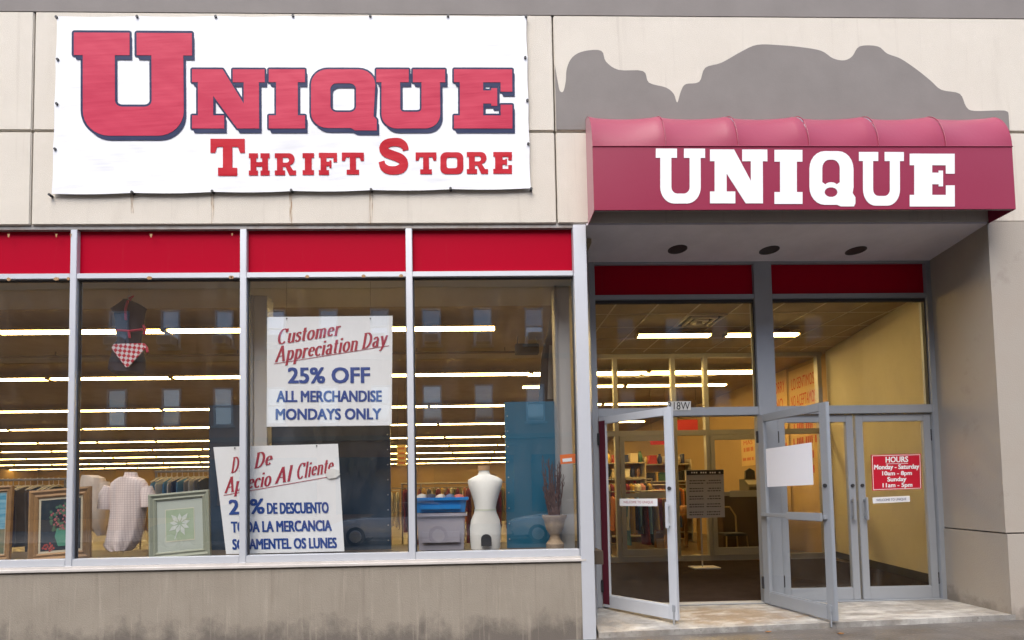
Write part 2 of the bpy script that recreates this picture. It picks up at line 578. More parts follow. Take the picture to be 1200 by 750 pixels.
        for i, p in enumerate(cl):
            p0, p1 = cl[max(i - 1, 0)], cl[min(i + 1, len(cl) - 1)]
            dx, dy = p1[0] - p0[0], p1[1] - p0[1]
            l = math.hypot(dx, dy)
            L_.append((p[0] - dy / l * hw[i], p[1] + dx / l * hw[i])); R_.append((p[0] + dy / l * hw[i], p[1] - dx / l * hw[i]))
        return [L_ + R_[::-1]]
    raise KeyError(ch)


def slab_text(letters, y, off=0.0):
    """[(char, u0, v0, u1, v1)] pixel boxes -> MB of letters on the plane at y"""
    mb = MB()
    for ch, u0, v0, u1, v1 in letters:
        vs, fs = fill2d(slab(ch))
        mb.mesh2d(vs, fs, pxbox(u0, v0, u1, v1, y + off))
    return mb


# ---- narrow serif italic for the red hand-sign lettering (broad-nib strokes)
def serif_glyph(ch):
    X = .64
    def sf(x, y, wd=.10): return [(x - wd, y), (x + wd, y)]
    if ch == 'C': return .60, [arc(.32, .5, .24, .48, 48, 312, 16), [(.50, .98), (.50, .74)]]
    if ch == 'A': return .66, [[(.08, .02), (.31, 1)], [(.31, 1), (.55, .02)], [(.17, .34), (.46, .34)], sf(.08, .02, .08), sf(.55, .02, .1)]
    if ch == 'D': return .66, [[(.15, 0), (.15, 1)], [(.05, .98)] + [(.22, .98)] + arc(.24, .5, .30, .48, 90, -90, 12) + [(.05, .02)]]
    if ch == 'u': return .50, [[(.12, X), (.12, .18)], arc(.24, .16, .12, .14, 180, 330, 6), [(.38, X), (.38, 0)], [(.03, X - .02), (.12, X - .02)], [(.29, X - .02), (.38, X - .02)], [(.38, .02), (.47, .02)]]
    if ch == 's': return .36, [[(.29, .50), (.24, .60), (.15, .61), (.08, .54), (.09, .43), (.18, .35), (.27, .27), (.29, .14), (.22, .04), (.11, .03), (.05, .14)]]
    if ch == 't': return .34, [[(.15, .86), (.15, .12)], arc(.23, .12, .08, .1, 180, 300, 5), [(.02, X - .02), (.29, X - .02)]]
    if ch == 'o': return .48, [arc(.24, .32, .165, .30, 0, 360, 18)]
    if ch == 'm': return .76, [[(.13, X), (.13, 0)], [(.13, .48)] + arc(.25, .46, .12, .15, 150, 0, 6) + [(.37, 0)], [(.37, .48)] + arc(.49, .46, .12, .15, 150, 0, 6) + [(.61, 0)],
                               sf(.13, .02, .08), sf(.37, .02, .08), sf(.61, .02, .08), [(.04, X - .02), (.13, X - .02)]]
    if ch == 'n': return .52, [[(.13, X), (.13, 0)], [(.13, .46)] + arc(.26, .45, .13, .16, 150, 0, 6) + [(.39, 0)], sf(.13, .02, .08), sf(.39, .02, .08), [(.04, X - .02), (.13, X - .02)]]
    if ch == 'e': return .43, [[(.08, .36), (.36, .38)], [(.36, .38)] + arc(.22, .34, .145, .27, 15, 320, 16)]
    if ch == 'r': return .38, [[(.13, X), (.13, 0)], [(.13, .44), (.2, .58), (.28, .62), (.33, .55)], sf(.13, .02, .09), [(.04, X - .02), (.13, X - .02)]]
    if ch == 'p': return .50, [[(.13, X), (.13, -.30)], arc(.27, .32, .15, .29, 150, -150, 14), sf(.13, -.29, .09), [(.04, X - .02), (.13, X - .02)]]
    if ch == 'c': return .42, [arc(.24, .32, .16, .29, 50, 315, 14), [(.34, .56), (.34, .48)]]
    if ch == 'i': return .27, [[(.13, X), (.13, 0)], sf(.13, .02, .08), [(.04, X - .02), (.13, X - .02)], [(.13, .92), (.13, .80)]]
    if ch == 'a': return .46, [[(.08, .50), (.14, .61), (.25, .61), (.32, .50), (.32, .02)], arc(.2, .18, .12, .16, 60, 330, 12), [(.32, .02), (.42, .04)]]
    if ch == 'y': return .48, [[(.09, X), (.26, .02)], [(.40, X), (.24, -.08), (.15, -.28), (.05, -.26)], sf(.09, X - .02, .08), sf(.40, X - .02, .07)]
    if ch == 'l': return .27, [[(.13, 1.02), (.13, 0)], sf(.13, .02, .08), [(.04, 1.0), (.13, 1.0)]]
    return .24, []


def serif_text(mb, s, base0, base1, cap, dirup, slant=.18, thick=.155, thin=.05, lift=.0002):
    """write s from base0 to base1 (3D points); cap = capital height in metres"""
    base0, base1 = Vector(base0), Vector(base1)
    adv, glyphs = 0, []
    for ch in s:
        wd, st = serif_glyph(ch)
        glyphs.append((adv, st)); adv += wd
    ux = (base1 - base0) / adv
    up = Vector(dirup) * cap
    k = 0
    for gx, st in glyphs:
        for pl in st:
            k += 1
            off = Vector((0, -lift * (k % 6), 0))
            n = len(pl)
            Lp, Rp = [], []
            closed = n > 3 and math.hypot(pl[0][0] - pl[-1][0], pl[0][1] - pl[-1][1]) < 1e-4
            for i, p in enumerate(pl):
                p0 = pl[i - 1] if i else (pl[-2] if closed else pl[0])
                p1 = pl[i + 1] if i < n - 1 else (pl[1] if closed else pl[-1])
                dx, dy = p1[0] - p0[0], p1[1] - p0[1]
                l = math.hypot(dx, dy) or 1
                hw = (thin + (thick - thin) * abs(dy / l) ** 1.3) / 2
                Lp.append((p[0] - dy / l * hw, p[1] + dx / l * hw)); Rp.append((p[0] + dy / l * hw, p[1] - dx / l * hw))
            f3 = lambda q: base0 + ux * (gx + q[0] + slant * q[1]) + up * q[1] + off
            A = [mb.bm.verts.new(f3(q)) for q in Lp]; B = [mb.bm.verts.new(f3(q)) for q in Rp]
            for i in range(n - 1):
                mb.bm.faces.new([A[i], A[i + 1], B[i + 1], B[i]])


def strip(mb, p, q, wd, off=0.0):
    """thin ruled line between two points in a plane facing -y"""
    p, q = Vector(p), Vector(q)
    n = (q - p).cross(Vector((0, 1, 0))).normalized() * wd / 2
    o = Vector((0, off, 0))
    return mb.poly([p + n + o, q + n + o, q - n + o, p - n + o])

# ------------------------------------------------------------------ the setting
def gz(x):                                      # the pavement climbs to the right along the shop front
    return -.105 + (min(max(x, -9), 9) - 1.1) * .0195


def sheet(name, m, xs, y0, y1, zf, th=.0, drop=0.0, nx=1):
    mb = MB()
    rows = []
    for x in xs:
        rows.append((x, zf(x)))
    for (xa, za), (xb, zb) in zip(rows, rows[1:]):
        mb.prism([(xa, y0, za - drop), (xb, y0, zb - drop), (xb, y1, zb), (xa, y1, za)], (0, 0, -.25))
    bmesh.ops.remove_doubles(mb.bm, verts=mb.bm.verts, dist=1e-5)
    return mb.build(name, m, kind='structure')


PAVE = mat('wet_pavement', (.115, .105, .096), .3, var=.6, vs=2.6, col2=(.08, .07, .062), bump=.35, bs=55, world=True)
add_layer(PAVE, (.05, .043, .038), 1.6, .46, .62, (1, 1.8, 1), amount=.7, seed=8)
add_layer(PAVE, (.24, .22, .195), 34, .58, .68, amount=.7, seed=3)
add_layer(PAVE, (.05, .045, .04), 42, .62, .70, amount=.8, seed=12)
add_layer(PAVE, (.09, .075, .06), 3, .52, .66, amount=.6, seed=21)
ROAD = mat('asphalt', (.05, .05, .052), .6, var=.5, vs=3, bump=.3, bs=80, world=True)
xs = [-60, -9, -4, 0, 1.1, 3, 5.5, 9, 60]
slabs = MB()
sheet('sidewalk', PAVE, xs, -3.2, .2, gz, drop=.07)
sheet('kerb', mat('kerb_stone', (.3, .29, .27), .8, var=.4, vs=5, world=True), xs, -3.4, -3.205, lambda x: gz(x) - .075)
MB().box(-60, 60, -14.5, -3.0, -.6, -.33).build('road', ROAD, kind='structure')
mk_ = MB()
for k in range(-12, 13): mk_.box(k * 4.5, k * 4.5 + 2.2, -9.06, -8.94, -.333, -.326)
mk_.build('road_marking', mat('road_paint', (.7, .68, .6), .7, var=.4, vs=20), kind='structure')
MB().box(-60, 60, -22, -14.5, -.6, -.2, .02).build('opposite_pavement', mat('dry_pavement', (.30, .28, .25), .8, var=.4, vs=2, world=True), kind='structure')
MB().box(-200, 200, -200, 200, -1.2, -.62).build('ground', mat('earth', (.1, .09, .07), .9, var=.4, vs=.5), kind='structure')
FLOORM = mat('shop_floor_tile', (.12, .085, .055), .35, var=.4, vs=1.5, col2=(.08, .055, .035), world=True)
MB().box(-36, 7.2, 1.03, 38, -.2, .0).build('shop_floor', FLOORM, kind='structure')
MATM = mat('entrance_mat', (.026, .017, .014), .9, var=.6, vs=5, col2=(.014, .009, .007), bump=.4, bs=200, world=True, spec=.06)
MB().box(1.42, 6.6, 1.02, 4.52, .0, .006).build('floor_mat', MATM, label='dark brown ribbed entrance mat filling the vestibule floor', cat='mat')
LAND = mat('worn_step_concrete', (.32, .31, .29), .5, var=.85, vs=6, col2=(.155, .147, .135), bump=.5, bs=90, world=True)
add_layer(LAND, (.20, .145, .095), 3.2, .46, .64, amount=.85, seed=1.7, spot=(2.7, .36, .95, .42))
add_layer(LAND, (.34, .30, .25), 1.6, .56, .66, amount=.6, seed=7)
add_layer(LAND, (.20, .175, .145), 4, .52, .68, amount=.75, seed=5)
add_layer(LAND, (.15, .13, .11), 1.4, .5, .7, (1, 2.4, 1), amount=.5, seed=15)
add_layer(LAND, (.56, .55, .52), 2.2, .50, .66, (1, 2.5, 1), amount=.7, seed=31)
add_layer(LAND, (.08, .07, .06), 38, .60, .70, amount=.7, seed=41)
add_layer(LAND, (.05, .045, .04), 17, .70, .73, amount=.9, seed=2)
lm = MB()
lm.prism([(1.205, -.01, -.052), (3.3, -.015, -.012), (5.43, -.02, .03), (5.62, .9, .006), (5.62, 1.02, .006), (1.36, 1.02, .004)], (0, 0, -.3))
lm.build('entrance_step', LAND, kind='structure')

# ------------------------------------------------------------------ the shop building
B = empty('store_building', (0, 0, 0), 'pale concrete shop building with four big display windows and a recessed glass entrance', 'shop building')
XV0, XV1, XL, XR = -4.366, .892, -9.6, 9.5
ZE, ZJ, ZT = 4.085, 5.047, 6.29
# precast panels with open joints
mb = MB()
for xa, xb in ((XL, XV0 - .008), (XV0 + .008, XV1 - .008), (XV1 + .008, 6.15), (6.166, XR)):
    for za, zb in ((ZE, ZJ - .009), (ZJ + .009, ZT)):
        mb.box(xa, xb, 0, .14, za, zb, .008)
up = mb.build('upper_wall', CONC, B)
mb = MB()
mb.box(XL, XR, .13, .45, ZE + .01, 8.8)
mb.build('wall_core', SEAL, B)
mb = MB(); mb.box(XL, XR, -.002, .129, ZT + .001, 8.8)
mb.build('upper_band', GREY, B)
# the irregular patch painted grey above the awning
S = 1 / 2.143
pts = [(18, 130), (22, 165), (29, 205), (34, 228), (43, 230), (49, 205), (52, 172), (66, 144), (95, 129), (138, 128), (150, 155), (182, 176), (243, 179), (258, 208), (300, 220), (320, 236), (329, 258),
       (338, 230), (350, 212), (384, 206), (399, 171), (440, 158), (490, 130), (530, 113), (585, 114), (640, 119), (690, 128), (720, 147), (748, 152), (768, 142), (787, 117), (832, 117), (856, 135), (890, 148),
       (930, 175), (965, 203), (992, 226), (1038, 236), (1054, 268), (1075, 279), (1150, 278), (1161, 290)]
def smooth(P):
    out = []
    for i in range(len(P) - 1):
        p0, p1, p2, p3 = P[max(i - 1, 0)], P[i], P[i + 1], P[min(i + 2, len(P) - 1)]
        for k in range(4):
            t = k / 4
            out.append(tuple(.5 * ((2 * p1[j]) + (-p0[j] + p2[j]) * t + (2 * p0[j] - 5 * p1[j] + 4 * p2[j] - p3[j]) * t * t + (-p0[j] + 3 * p1[j] - 3 * p2[j] + p3[j]) * t ** 3) for j in (0, 1)))
    return out + [P[-1]]
sp = smooth(pts)
q3 = [at(640 + u * S, v * S) for u, v in sp]
lp = [(q.x, q.z) for q in q3]
lp = [(max(XV1 + .012, x), z) for x, z in lp]
lp += [(lp[-1][0], ZJ + .018), (XV1 + .012, ZJ + .018)]
vs, fs = fill2d([lp])
mb = MB().mesh2d(vs, fs, lambda x, z: Vector((x, -.003, z)))
mb.build('paint_patch', GREY, up)

# bulkhead, sill
mb = MB(); mb.box(XL, 1.105, -.012, .3, -.5, .648, .012)
mb.build('bulkhead', BASE, B)
mb = MB(); mb.box(XL, 1.10, -.03, .02, .652, .678, .004); mb.box(XL, 1.09, .0, .12, .6785, .70)
mb.build('window_sill', mat('sill_stone', (.56, .53, .50), .6, var=.3, vs=5, world=True), B)
# the right pier, flaring into a plinth
mb = MB()
mb.prism([(5.40, 0, ZE), (XR, 0, ZE), (XR, .9, ZE), (5.56, .9, ZE)], (0, 0, .85 - ZE))
pr_ = mb.build('pier', PIERM, B)
mb = MB(); mb.prism([(5.395, -.018, .835), (XR, -.018, .835), (XR, .9, .835), (5.55, .9, .835)], (0, 0, -1.2))
mb.build('pier_plinth', PIERM, pr_)
# entrance soffit with its recessed lamps
mb = MB(); mb.box(1.19, 5.6, .004, 1.0, ZE - .021, ZE - .001)
so = mb.build('soffit', SOFF, B)
for u, v in ((794, 292), (901.5, 293), (1003, 293.5)):
    d = ray(u, v); q = CAM + d * ((ZE - .021 - CAM.z) / d.z)
    mb = MB()
    n = 20
    mb.rings([[(q.x + r * math.cos(k * 2 * math.pi / n), q.y + r * math.sin(k * 2 * math.pi / n), z) for k in range(n)] for r, z in ((.105, ZE - .021), (.105, ZE - .028), (.086, ZE - .028), (.08, ZE - .022))])
    rl = mb.build('recessed_lamp', mat('lamp_ring', (.05, .048, .045), .5), so, smooth=True)
    mb = MB(); mb.rings([[(q.x + r * math.cos(k * 2 * math.pi / n), q.y + r * math.sin(k * 2 * math.pi / n), ZE - .0215) for k in range(n)] for r in (.082, .04)])
    mb.build('lamp_baffle', BLACK, rl)

# ---- display window: frame, four panes, four red spandrels
YF0, YF1, YG = .015, .10, .06
ZS, ZB, ZH = .70, 3.545, 4.045
MUL = [(-5.62, 'l'), (-3.953, 'm'), (-2.282, 'm'), (-.622, 'm')]
mb = MB()
for xm, _ in MUL: mb.box(xm - .032, xm + .032, YF0, YF1, ZS - .02, ZH, .004)
mb.box(XL, XL + .1, YF0, YF1, ZS, ZH)
edges = [XL + .1, -7.3, -5.62, -3.953, -2.282, -.622, 1.045]
mb.box(-7.332, -7.268, YF0, YF1, ZS - .02, ZH, .004)
for xa, xb in zip(edges, edges[1:]):
    xa, xb = xa + .0325, xb - (.0325 if xb < 1 else 0)
    mb.box(xa, xb, YF0 + .003, YF1 - .004, ZB, ZB + .055, .004)
    mb.box(xa, xb, YF0 + .003, YF1 - .004, ZS, ZS + .07, .004)
df = mb.build('display_window', ALU, B)
mb = MB(); mb.box(XL, 1.05, .02, .135, ZH + .001, ZE + .012)
mb.build('head_flashing', mat('weathered_flashing', (.33, .32, .31), .5, .4, var=.6, vs=9, col2=(.2, .15, .1), world=True), df)
for xa, xb in zip(edges, edges[1:]):
    xa, xb = xa + .031, xb - (.031 if xb < 1 else .0)
    mb = MB(); mb.box(xa, xb, YG, YG + .012, ZB + .05, ZH + .002)
    mb.build('red_spandrel', REDP, df)
    mb = MB(); mb.poly([(xa, YG, ZS + .05), (xb, YG, ZS + .05), (xb, YG, ZB + .01), (xa, YG, ZB + .01)])
    mb.build('glass_pane', GLASS, df)
mb = MB()
for xa, xb in zip(edges, edges[1:]):            # black gaskets round the panes
    xa, xb = xa + .033, xb - (.033 if xb < 1 else 0)
    mb.box(xa, xb, YG - .012, YG + .02, ZB - .014, ZB - .0005)
    mb.box(xa, xa + .012, YG - .012, YG + .02, ZS + .071, ZB - .015)
    mb.box(xb - .012, xb, YG - .012, YG + .02, ZS + .071, ZB - .015)
mb.build('gasket', DARK, df)
# rust runs: on the window frame and below the banner fixings
mb = MB()
for u, v0, v1, wd in ((10, 274, 278, 3), (66, 274, 278, 2.5), (83, 274, 277.5, 2), (177, 274, 278, 3), (272, 273.5, 276.5, 2)):
    p, q = at(u - wd / 2, v0, .012), at(u + wd / 2, v1, .012)
    mb = MB(); mb.poly([(p.x, .012, p.z), (q.x, .012, p.z), (q.x - .006, .012, q.z), (p.x + .006, .012, q.z)]); mb.build('rust_stain', RUST, df)
for u, wd in ((10, 5), (66, 7), (80, 4), (175, 7), (272, 4), (270, 4), (360, 5), (426, 5), (470, 5)):
    p, q = at(u - wd / 2, 322 + (320 - 326) * u / 680 + 3, .0145), at(u + wd / 2, 327.5 + (320 - 326) * u / 680 + 2, .0145)
    n_ = 7
    mb = MB(); mb.poly([(p.x + (q.x - p.x) * (.5 + .5 * math.cos(2 * math.pi * k / n_)), .0145, q.z + (p.z - q.z) * (.5 + .45 * math.sin(2 * math.pi * k / n_))) for k in range(n_)]); mb.build('rust_stain', RUST, df)


def drip_mat():
    m = bpy.data.materials.new('rust_drip')
    m.use_nodes = True
    t = m.node_tree; N, L = t.nodes, t.links
    p = N['Principled BSDF']
    p.inputs['Base Color'].default_value = (.42, .24, .09, 1); p.inputs['Roughness'].default_value = .9
    tr = N.new('ShaderNodeBsdfTransparent')
    tc = N.new('ShaderNodeNewGeometry')
    mp = N.new('ShaderNodeMapping'); mp.inputs['Scale'].default_value = (60, 1, 5)
    L.new(tc.outputs['Position'], mp.inputs[0])
    n = N.new('ShaderNodeTexNoise'); n.inputs['Scale'].default_value = 1.2; n.inputs['Detail'].default_value = 5
    L.new(mp.outputs[0], n.inputs['Vector'])
    r = N.new('ShaderNodeMapRange'); r.inputs[1].default_value = .42; r.inputs[2].default_value = .66; r.inputs[4].default_value = .6
    L.new(n.outputs[0], r.inputs[0])
    mx = N.new('ShaderNodeMixShader')
    L.new(r.outputs[0], mx.inputs[0]); L.new(tr.outputs[0], mx.inputs[1]); L.new(p.outputs[0], mx.inputs[2])
    L.new(mx.outputs[0], N['Material Output'].inputs[0])
    return m


DRIP = drip_mat()
mb = MB()
for u, v0, v1 in ((249, 227, 262), (341, 226, 264), (435, 225, 262), (155, 228, 250), (69, 22, 30)):
    p, q = at(u, v0, -.002), at(u, v1, -.002)
    mb = MB(); mb.poly([(p.x - .02, -.002, p.z), (p.x + .02, -.002, p.z), (q.x + .012, -.002, q.z), (q.x - .012, -.002, q.z)]); mb.build('rust_drip', DRIP, up)

# ---- entrance frame in the recess
YD = .848
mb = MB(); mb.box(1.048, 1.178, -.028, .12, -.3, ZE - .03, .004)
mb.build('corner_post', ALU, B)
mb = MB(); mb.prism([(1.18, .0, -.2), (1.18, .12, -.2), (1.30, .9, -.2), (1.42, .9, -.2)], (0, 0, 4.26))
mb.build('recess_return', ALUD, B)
D0, D1 = YD - .01, YD + .11
XJ0, XJ1, XM0, XM1, XK0, XK1 = 1.425, 1.47, 3.383, 3.60, 5.487, 5.64
mb = MB()
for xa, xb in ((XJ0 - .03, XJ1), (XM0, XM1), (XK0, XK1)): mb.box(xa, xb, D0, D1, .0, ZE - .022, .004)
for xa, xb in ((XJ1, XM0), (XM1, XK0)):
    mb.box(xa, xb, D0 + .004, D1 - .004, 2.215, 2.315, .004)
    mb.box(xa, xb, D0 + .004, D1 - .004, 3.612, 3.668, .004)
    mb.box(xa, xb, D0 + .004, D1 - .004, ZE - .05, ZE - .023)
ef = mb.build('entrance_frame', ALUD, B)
for xa, xb in ((XJ1, XM0), (XM1, XK0)):
    mb = MB(); mb.box(xa, xb, YD + .03, YD + .045, 3.66, ZE - .04); mb.build('red_spandrel', REDP, ef)
    mb = MB(); mb.poly([(xa, YD + .04, 2.31), (xb, YD + .04, 2.31), (xb, YD + .04, 3.62), (xa, YD + .04, 3.62)]); mb.build('transom_pane', GLASSD, ef)
mb = MB()
for xa, xb in ((XJ1, XM0), (XM1, XK0)):
    mb.box(xa, xb, YD + .02, YD + .06, 3.575, 3.611)
    mb.box(xb - .012, xb - .0005, YD + .02, YD + .06, 2.316, 3.574)
mb.build('gasket', DARK, ef)
mb = MB(); mb.box(XJ1, XK0, YD - .02, YD + .1, .004, .014, .003); mb.build('threshold', ALUD, ef)
npl = MB(); npl.prism([at(u, v, D0 - .001) for u, v in ((782, 470.5), (809.5, 470.2), (809.5, 480.6), (782, 481))], (0, .003, 0)); npl.build('number_plate', mat('plate_white', (.6, .6, .58), .5), ef)
vs, fs = text2d('318W')
mb = MB().mesh2d(vs, fs, pxbox(783, 471, 808.5, 480, D0 - .004))
mb.build('house_number', BLACK, ef)

# ---- doors
def door(hx, hy, ang, mirror=False, pull=None, bar=True, red=False, mt=None):
    """aluminium glass door, hinge at (hx, hy); leaf along +x turned by ang"""
    M = Matrix.Translation((hx, hy, 0)) @ Matrix.Rotation(ang, 4, 'Z')
    wd, th, z0, z1 = .918, .045, .016, 2.205
    st, tr_, br = .088, .085, .135
    A = mt or ALUD
    mb = MB()
    mb.box(0, st, -th / 2, th / 2, z0, z1, .004, M); mb.box(wd - st, wd, -th / 2, th / 2, z0, z1, .004, M)
    mb.box(st + .0005, wd - st - .0005, -th / 2 + .002, th / 2 - .002, z0, z0 + br, .003, M); mb.box(st + .0005, wd - st - .0005, -th / 2 + .002, th / 2 - .002, z1 - tr_, z1, .003, M)
    d = mb.build('door', A, B)
    d['rot'] = ang
    mb = MB(); mb.poly([M @ Vector(p) for p in ((st, 0, z0 + br), (wd - st, 0, z0 + br), (wd - st, 0, z1 - tr_), (st, 0, z1 - tr_))])
    mb.build('glass_pane', GLASSD, d)
    for z in (.25, 1.95):
        mb = MB(); mb.box(-.018, .012, -th / 2 - .012, th / 2, z - .07, z + .07, .004, M)
        mb.build('hinge', DARK, d)
    for sy in (-1, 1):                           # lock cylinder on both faces
        mb = MB(); mb.tube([M @ Vector((wd - .044, sy * (th / 2 - .002), 1.36)), M @ Vector((wd - .044, sy * (th / 2 + .012), 1.36))], .02, 12); mb.build('lock_cylinder', DARK, d)
    mb = MB(); mb.box(st + .001, wd - st - .001, -.009, .009, z0 + br, z0 + br + .012, 0, M); mb.build('glazing_bead', A, d)
    if bar:
        mb = MB()
        s_ = bar
        mb.box(st * .4, wd - st * .4, s_ * .035, s_ * .06, 1.02, 1.06, .004, M)
        mb.box(st * .4, st * .9, s_ * .0, s_ * .035, 1.02, 1.06, .003, M); mb.box(wd - st * .9, wd - st * .4, 0, s_ * .035, 1.02, 1.06, .003, M)
        mb.box(.42, wd - st * .6, s_ * .0605, s_ * .085, 1.0, 1.085, .006, M)
        mb.build('push_bar', ALUD, d)
    if pull:
        s_, m_ = pull
        mb = MB()
        mb.box(wd - .075, wd - .045, s_ * .055, s_ * .075, .95, 1.22, .005, M); mb.box(wd - .07, wd - .05, s_ * .0, s_ * .055, .97, 1.0, .003, M); mb.box(wd - .07, wd - .05, s_ * 0, s_ * .055, 1.17, 1.2, .003, M)
        mb.build('pull_handle', m_, d)
    return d, M


THL, THR = .8882, 1.7867
LX, RX = XJ1 + .012, XM0 - .012
# left leaf swung out: its outside face looks left and outward
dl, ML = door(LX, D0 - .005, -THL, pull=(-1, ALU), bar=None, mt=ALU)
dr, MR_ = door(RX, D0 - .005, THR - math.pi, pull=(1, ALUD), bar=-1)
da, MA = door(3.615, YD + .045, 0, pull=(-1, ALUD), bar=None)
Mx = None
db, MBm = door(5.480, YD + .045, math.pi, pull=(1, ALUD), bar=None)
mb = MB(); mb.box(.0, .0875, -.0235, -.0226, .05, 2.16, 0, ML)  # maroon reflection on the hinge stile, put in as a coloured strip
mb.build('red_reflection_strip', mat('painted_red_reflection', (.10, .010, .022), .4), dl)
# floor bolts of the open leaves
for d_, M in ((dl, ML), (dr, MR_)):
    mb = MB(); mb.tube([M @ Vector((.88, -.03, -.045)), M @ Vector((.88, -.03, .16))], .007, 8); mb.box(.865, .895, -.035, -.023, .1, .17, .002, M)
    mb.build('floor_bolt', ALUD, d_)

# ------------------------------------------------------------------ interior shell
WALLI = mat('shop_wall', (.40, .27, .12), .85, var=.25, vs=.8, col2=(.32, .21, .11))
CREAM = mat('cream_wall', (.60, .56, .45), .8, var=.35, vs=1.2, col2=(.48, .44, .34))
CEIL = mat('ceiling_tile', (.38, .31, .21), .9, var=.35, vs=2.5)
ZC = 4.0
mb = MB(); mb.box(-36, 1.3, .25, 38, ZC, ZC + .05); mb.box(1.3005, 7.2, .97, 38, ZC, ZC + .05)
ce = mb.build('shop_ceiling', CEIL, B)
mb = MB()
for k in range(11): mb.box(1.45 + k * .61 - .011, 1.45 + k * .61 + .011, 1.0, 4.5, ZC - .005, ZC - .0005)
for k in range(6): mb.box(1.45, 6.9, 1.2 + k * .61 - .011, 1.2 + k * .61 + .011, ZC - .007, ZC - .0055)
mb.build('ceiling_grid', mat('grid_metal', (.6, .55, .45), .6), ce)
mb = MB(); mb.box(-36, 7.2, 38, 38.1, 0, ZC); mb.box(-36.1, -36, .3, 38.1, 0, ZC); mb.box(7.0, 7.1, 4.62, 38, 0, ZC); mb.box(-36, -9.6, .2, .3, 0, ZC)
mb.build('shop_wall', WALLI, B)
mb = MB(); mb.prism([(6.06, .98, 0), (6.9, 4.62, 0), (7.0, 4.62, 0), (6.16, .98, 0)], (0, 0, ZC)); mb.box(5.63, 6.2, .9, .98, 0, ZC)
vw = mb.build('vestibule_wall', CREAM, B)
mb = MB(); mb.prism([(6.045, .985, .007), (6.885, 4.6, .007), (6.9, 4.6, .007), (6.06, .985, .007)], (0, 0, .12))
mb.build('baseboard', mat('dark_baseboard', (.03, .026, .022), .5), vw)
mb = MB(); mb.box(1.32, 1.40, .95, 4.55, 0, ZC)
mb.build('vestibule_partition', CREAM, B)
YI = 4.6
# inner storefront
mb = MB()
for u, v in ((725, 580), (793.5, 580), (832, 580), (900, 580), (961, 450)):
    q = at(u, v, YI); mb.box(q.x - .04, q.x + .04, YI, YI + .1, 0, ZC - .01)
x0i = 1.4; x1i = at(965, 450, YI).x
for za, zb in ((2.40, 2.50), (ZC - .09, ZC - .011), (0, .1)): mb.box(x0i, x1i, YI + .01, YI + .09, za, zb)
isf = mb.build('inner_storefront', ALUI, B)
mb = MB(); mb.poly([(x0i, YI + .05, .1), (x1i, YI + .05, .1), (x1i, YI + .05, ZC - .09), (x0i, YI + .05, ZC - .09)])
mb.build('inner_pane', INGL, isf)
for u0, u1 in ((728, 791), (834, 898)):
    p, q = at(u0, 580, YI), at(u1, 580, YI)
    mb = MB()
    for xa, xb, za, zb in ((p.x, p.x + .08, .11, 2.39), (q.x - .08, q.x, .11, 2.39), (p.x + .081, q.x - .081, 2.3, 2.39), (p.x + .081, q.x - .081, .11, .24)): mb.box(xa, xb, YI - .03, YI + .02, za, zb)
    mb.box(p.x + .05, q.x - .05, YI - .09, YI - .06, 1.22, 1.30); mb.box(p.x + .3, q.x - .06, YI - .11, YI - .09, 1.2, 1.32)
    mb.build('inner_door', ALUI, isf)
ZP = .735                                        # display platform
mb = MB(); mb.box(-9.5, 1.30, .105, 1.25, .60, ZP); mb.box(-9.5, 1.30, 1.22, 1.25, 0, .599)
mb.build('display_platform', mat('platform_board', (.07, .05, .032), .6, var=.4, vs=4), B)
mb = MB(); mb.box(-9.5, 1.15, .105, 1.0, ZB + .06, ZC - .002)
mb.build('window_bulkhead', CREAM, B)


def grey_column(u0, u1, y, v, label):
    p, q = at(u0, v, y), at(u1, v, y)
    mb = MB(); mb.box(p.x, q.x, y, y + (q.x - p.x), ZP, 3.6, .004)
    o = mb.build('steel_column', mat('column_paint', (.50, .50, .50), .45, var=.15, vs=3), label=label, cat='column')
    c_ = (p.x + q.x) / 2
    mb = MB(); mb.box(p.x - .0, p.x + .03, y - .02, y - .002, ZP, 3.6)
    mb.build('edge_trim', mat('column_trim', (.32, .33, .34), .4, .3), o)
    return o


grey_column(294, 313, .62, 420, 'pale grey square steel column behind the upper white sale sign')
grey_column(650, 668, .42, 400, 'pale grey square steel column at the window end beside the dry twigs')

# ------------------------------------------------------------------ banner
yb = -.03
bc = {'tl': at(66.5, 19, yb), 'tr': at(617, 18.5, yb), 'br': at(622, 220.5, yb), 'bl': at(60.5, 227, yb)}
nx, nz_ = 96, 40
mb = MB()
grid = []
for j in range(nz_ + 1):
    row = []
    for i in range(nx + 1):
        s_, t_ = i / nx, j / nz_
        p = (bc['bl'] * (1 - s_) + bc['br'] * s_) * (1 - t_) + (bc['tl'] * (1 - s_) + bc['tr'] * s_) * t_
        sag = .010 * abs(math.sin(math.pi * s_ * 6)) ; sag2 = .007 * abs(math.sin(math.pi * t_ * 4))
        p = p.copy()
        p.z += sag * ((t_ < .12) * -(1 - t_ / .12) + (t_ > .88) * -((t_ - .88) / .12) * .8)
        p.x += sag2 * ((s_ < .04) * (1 - s_ / .04) - (s_ > .96) * ((s_ - .96) / .04))
        row.append(p)
    grid.append(row)
mb.rings(grid, closed=False)
banner = mb.build('banner', [BANW], smooth=True, label='big white vinyl banner with huge red UNIQUE THRIFT STORE lettering on the upper wall', cat='banner')
big = [('U', 86.5, 38, 226, 159), ('N', 225, 81, 310.5, 150.5), ('I', 315, 81, 357.5, 150.5), ('Q', 364.5, 81, 440, 150), ('U', 441, 81, 522, 150.5), ('E', 532, 81, 600.5, 150.5)]
mb = MB()
lay = 0
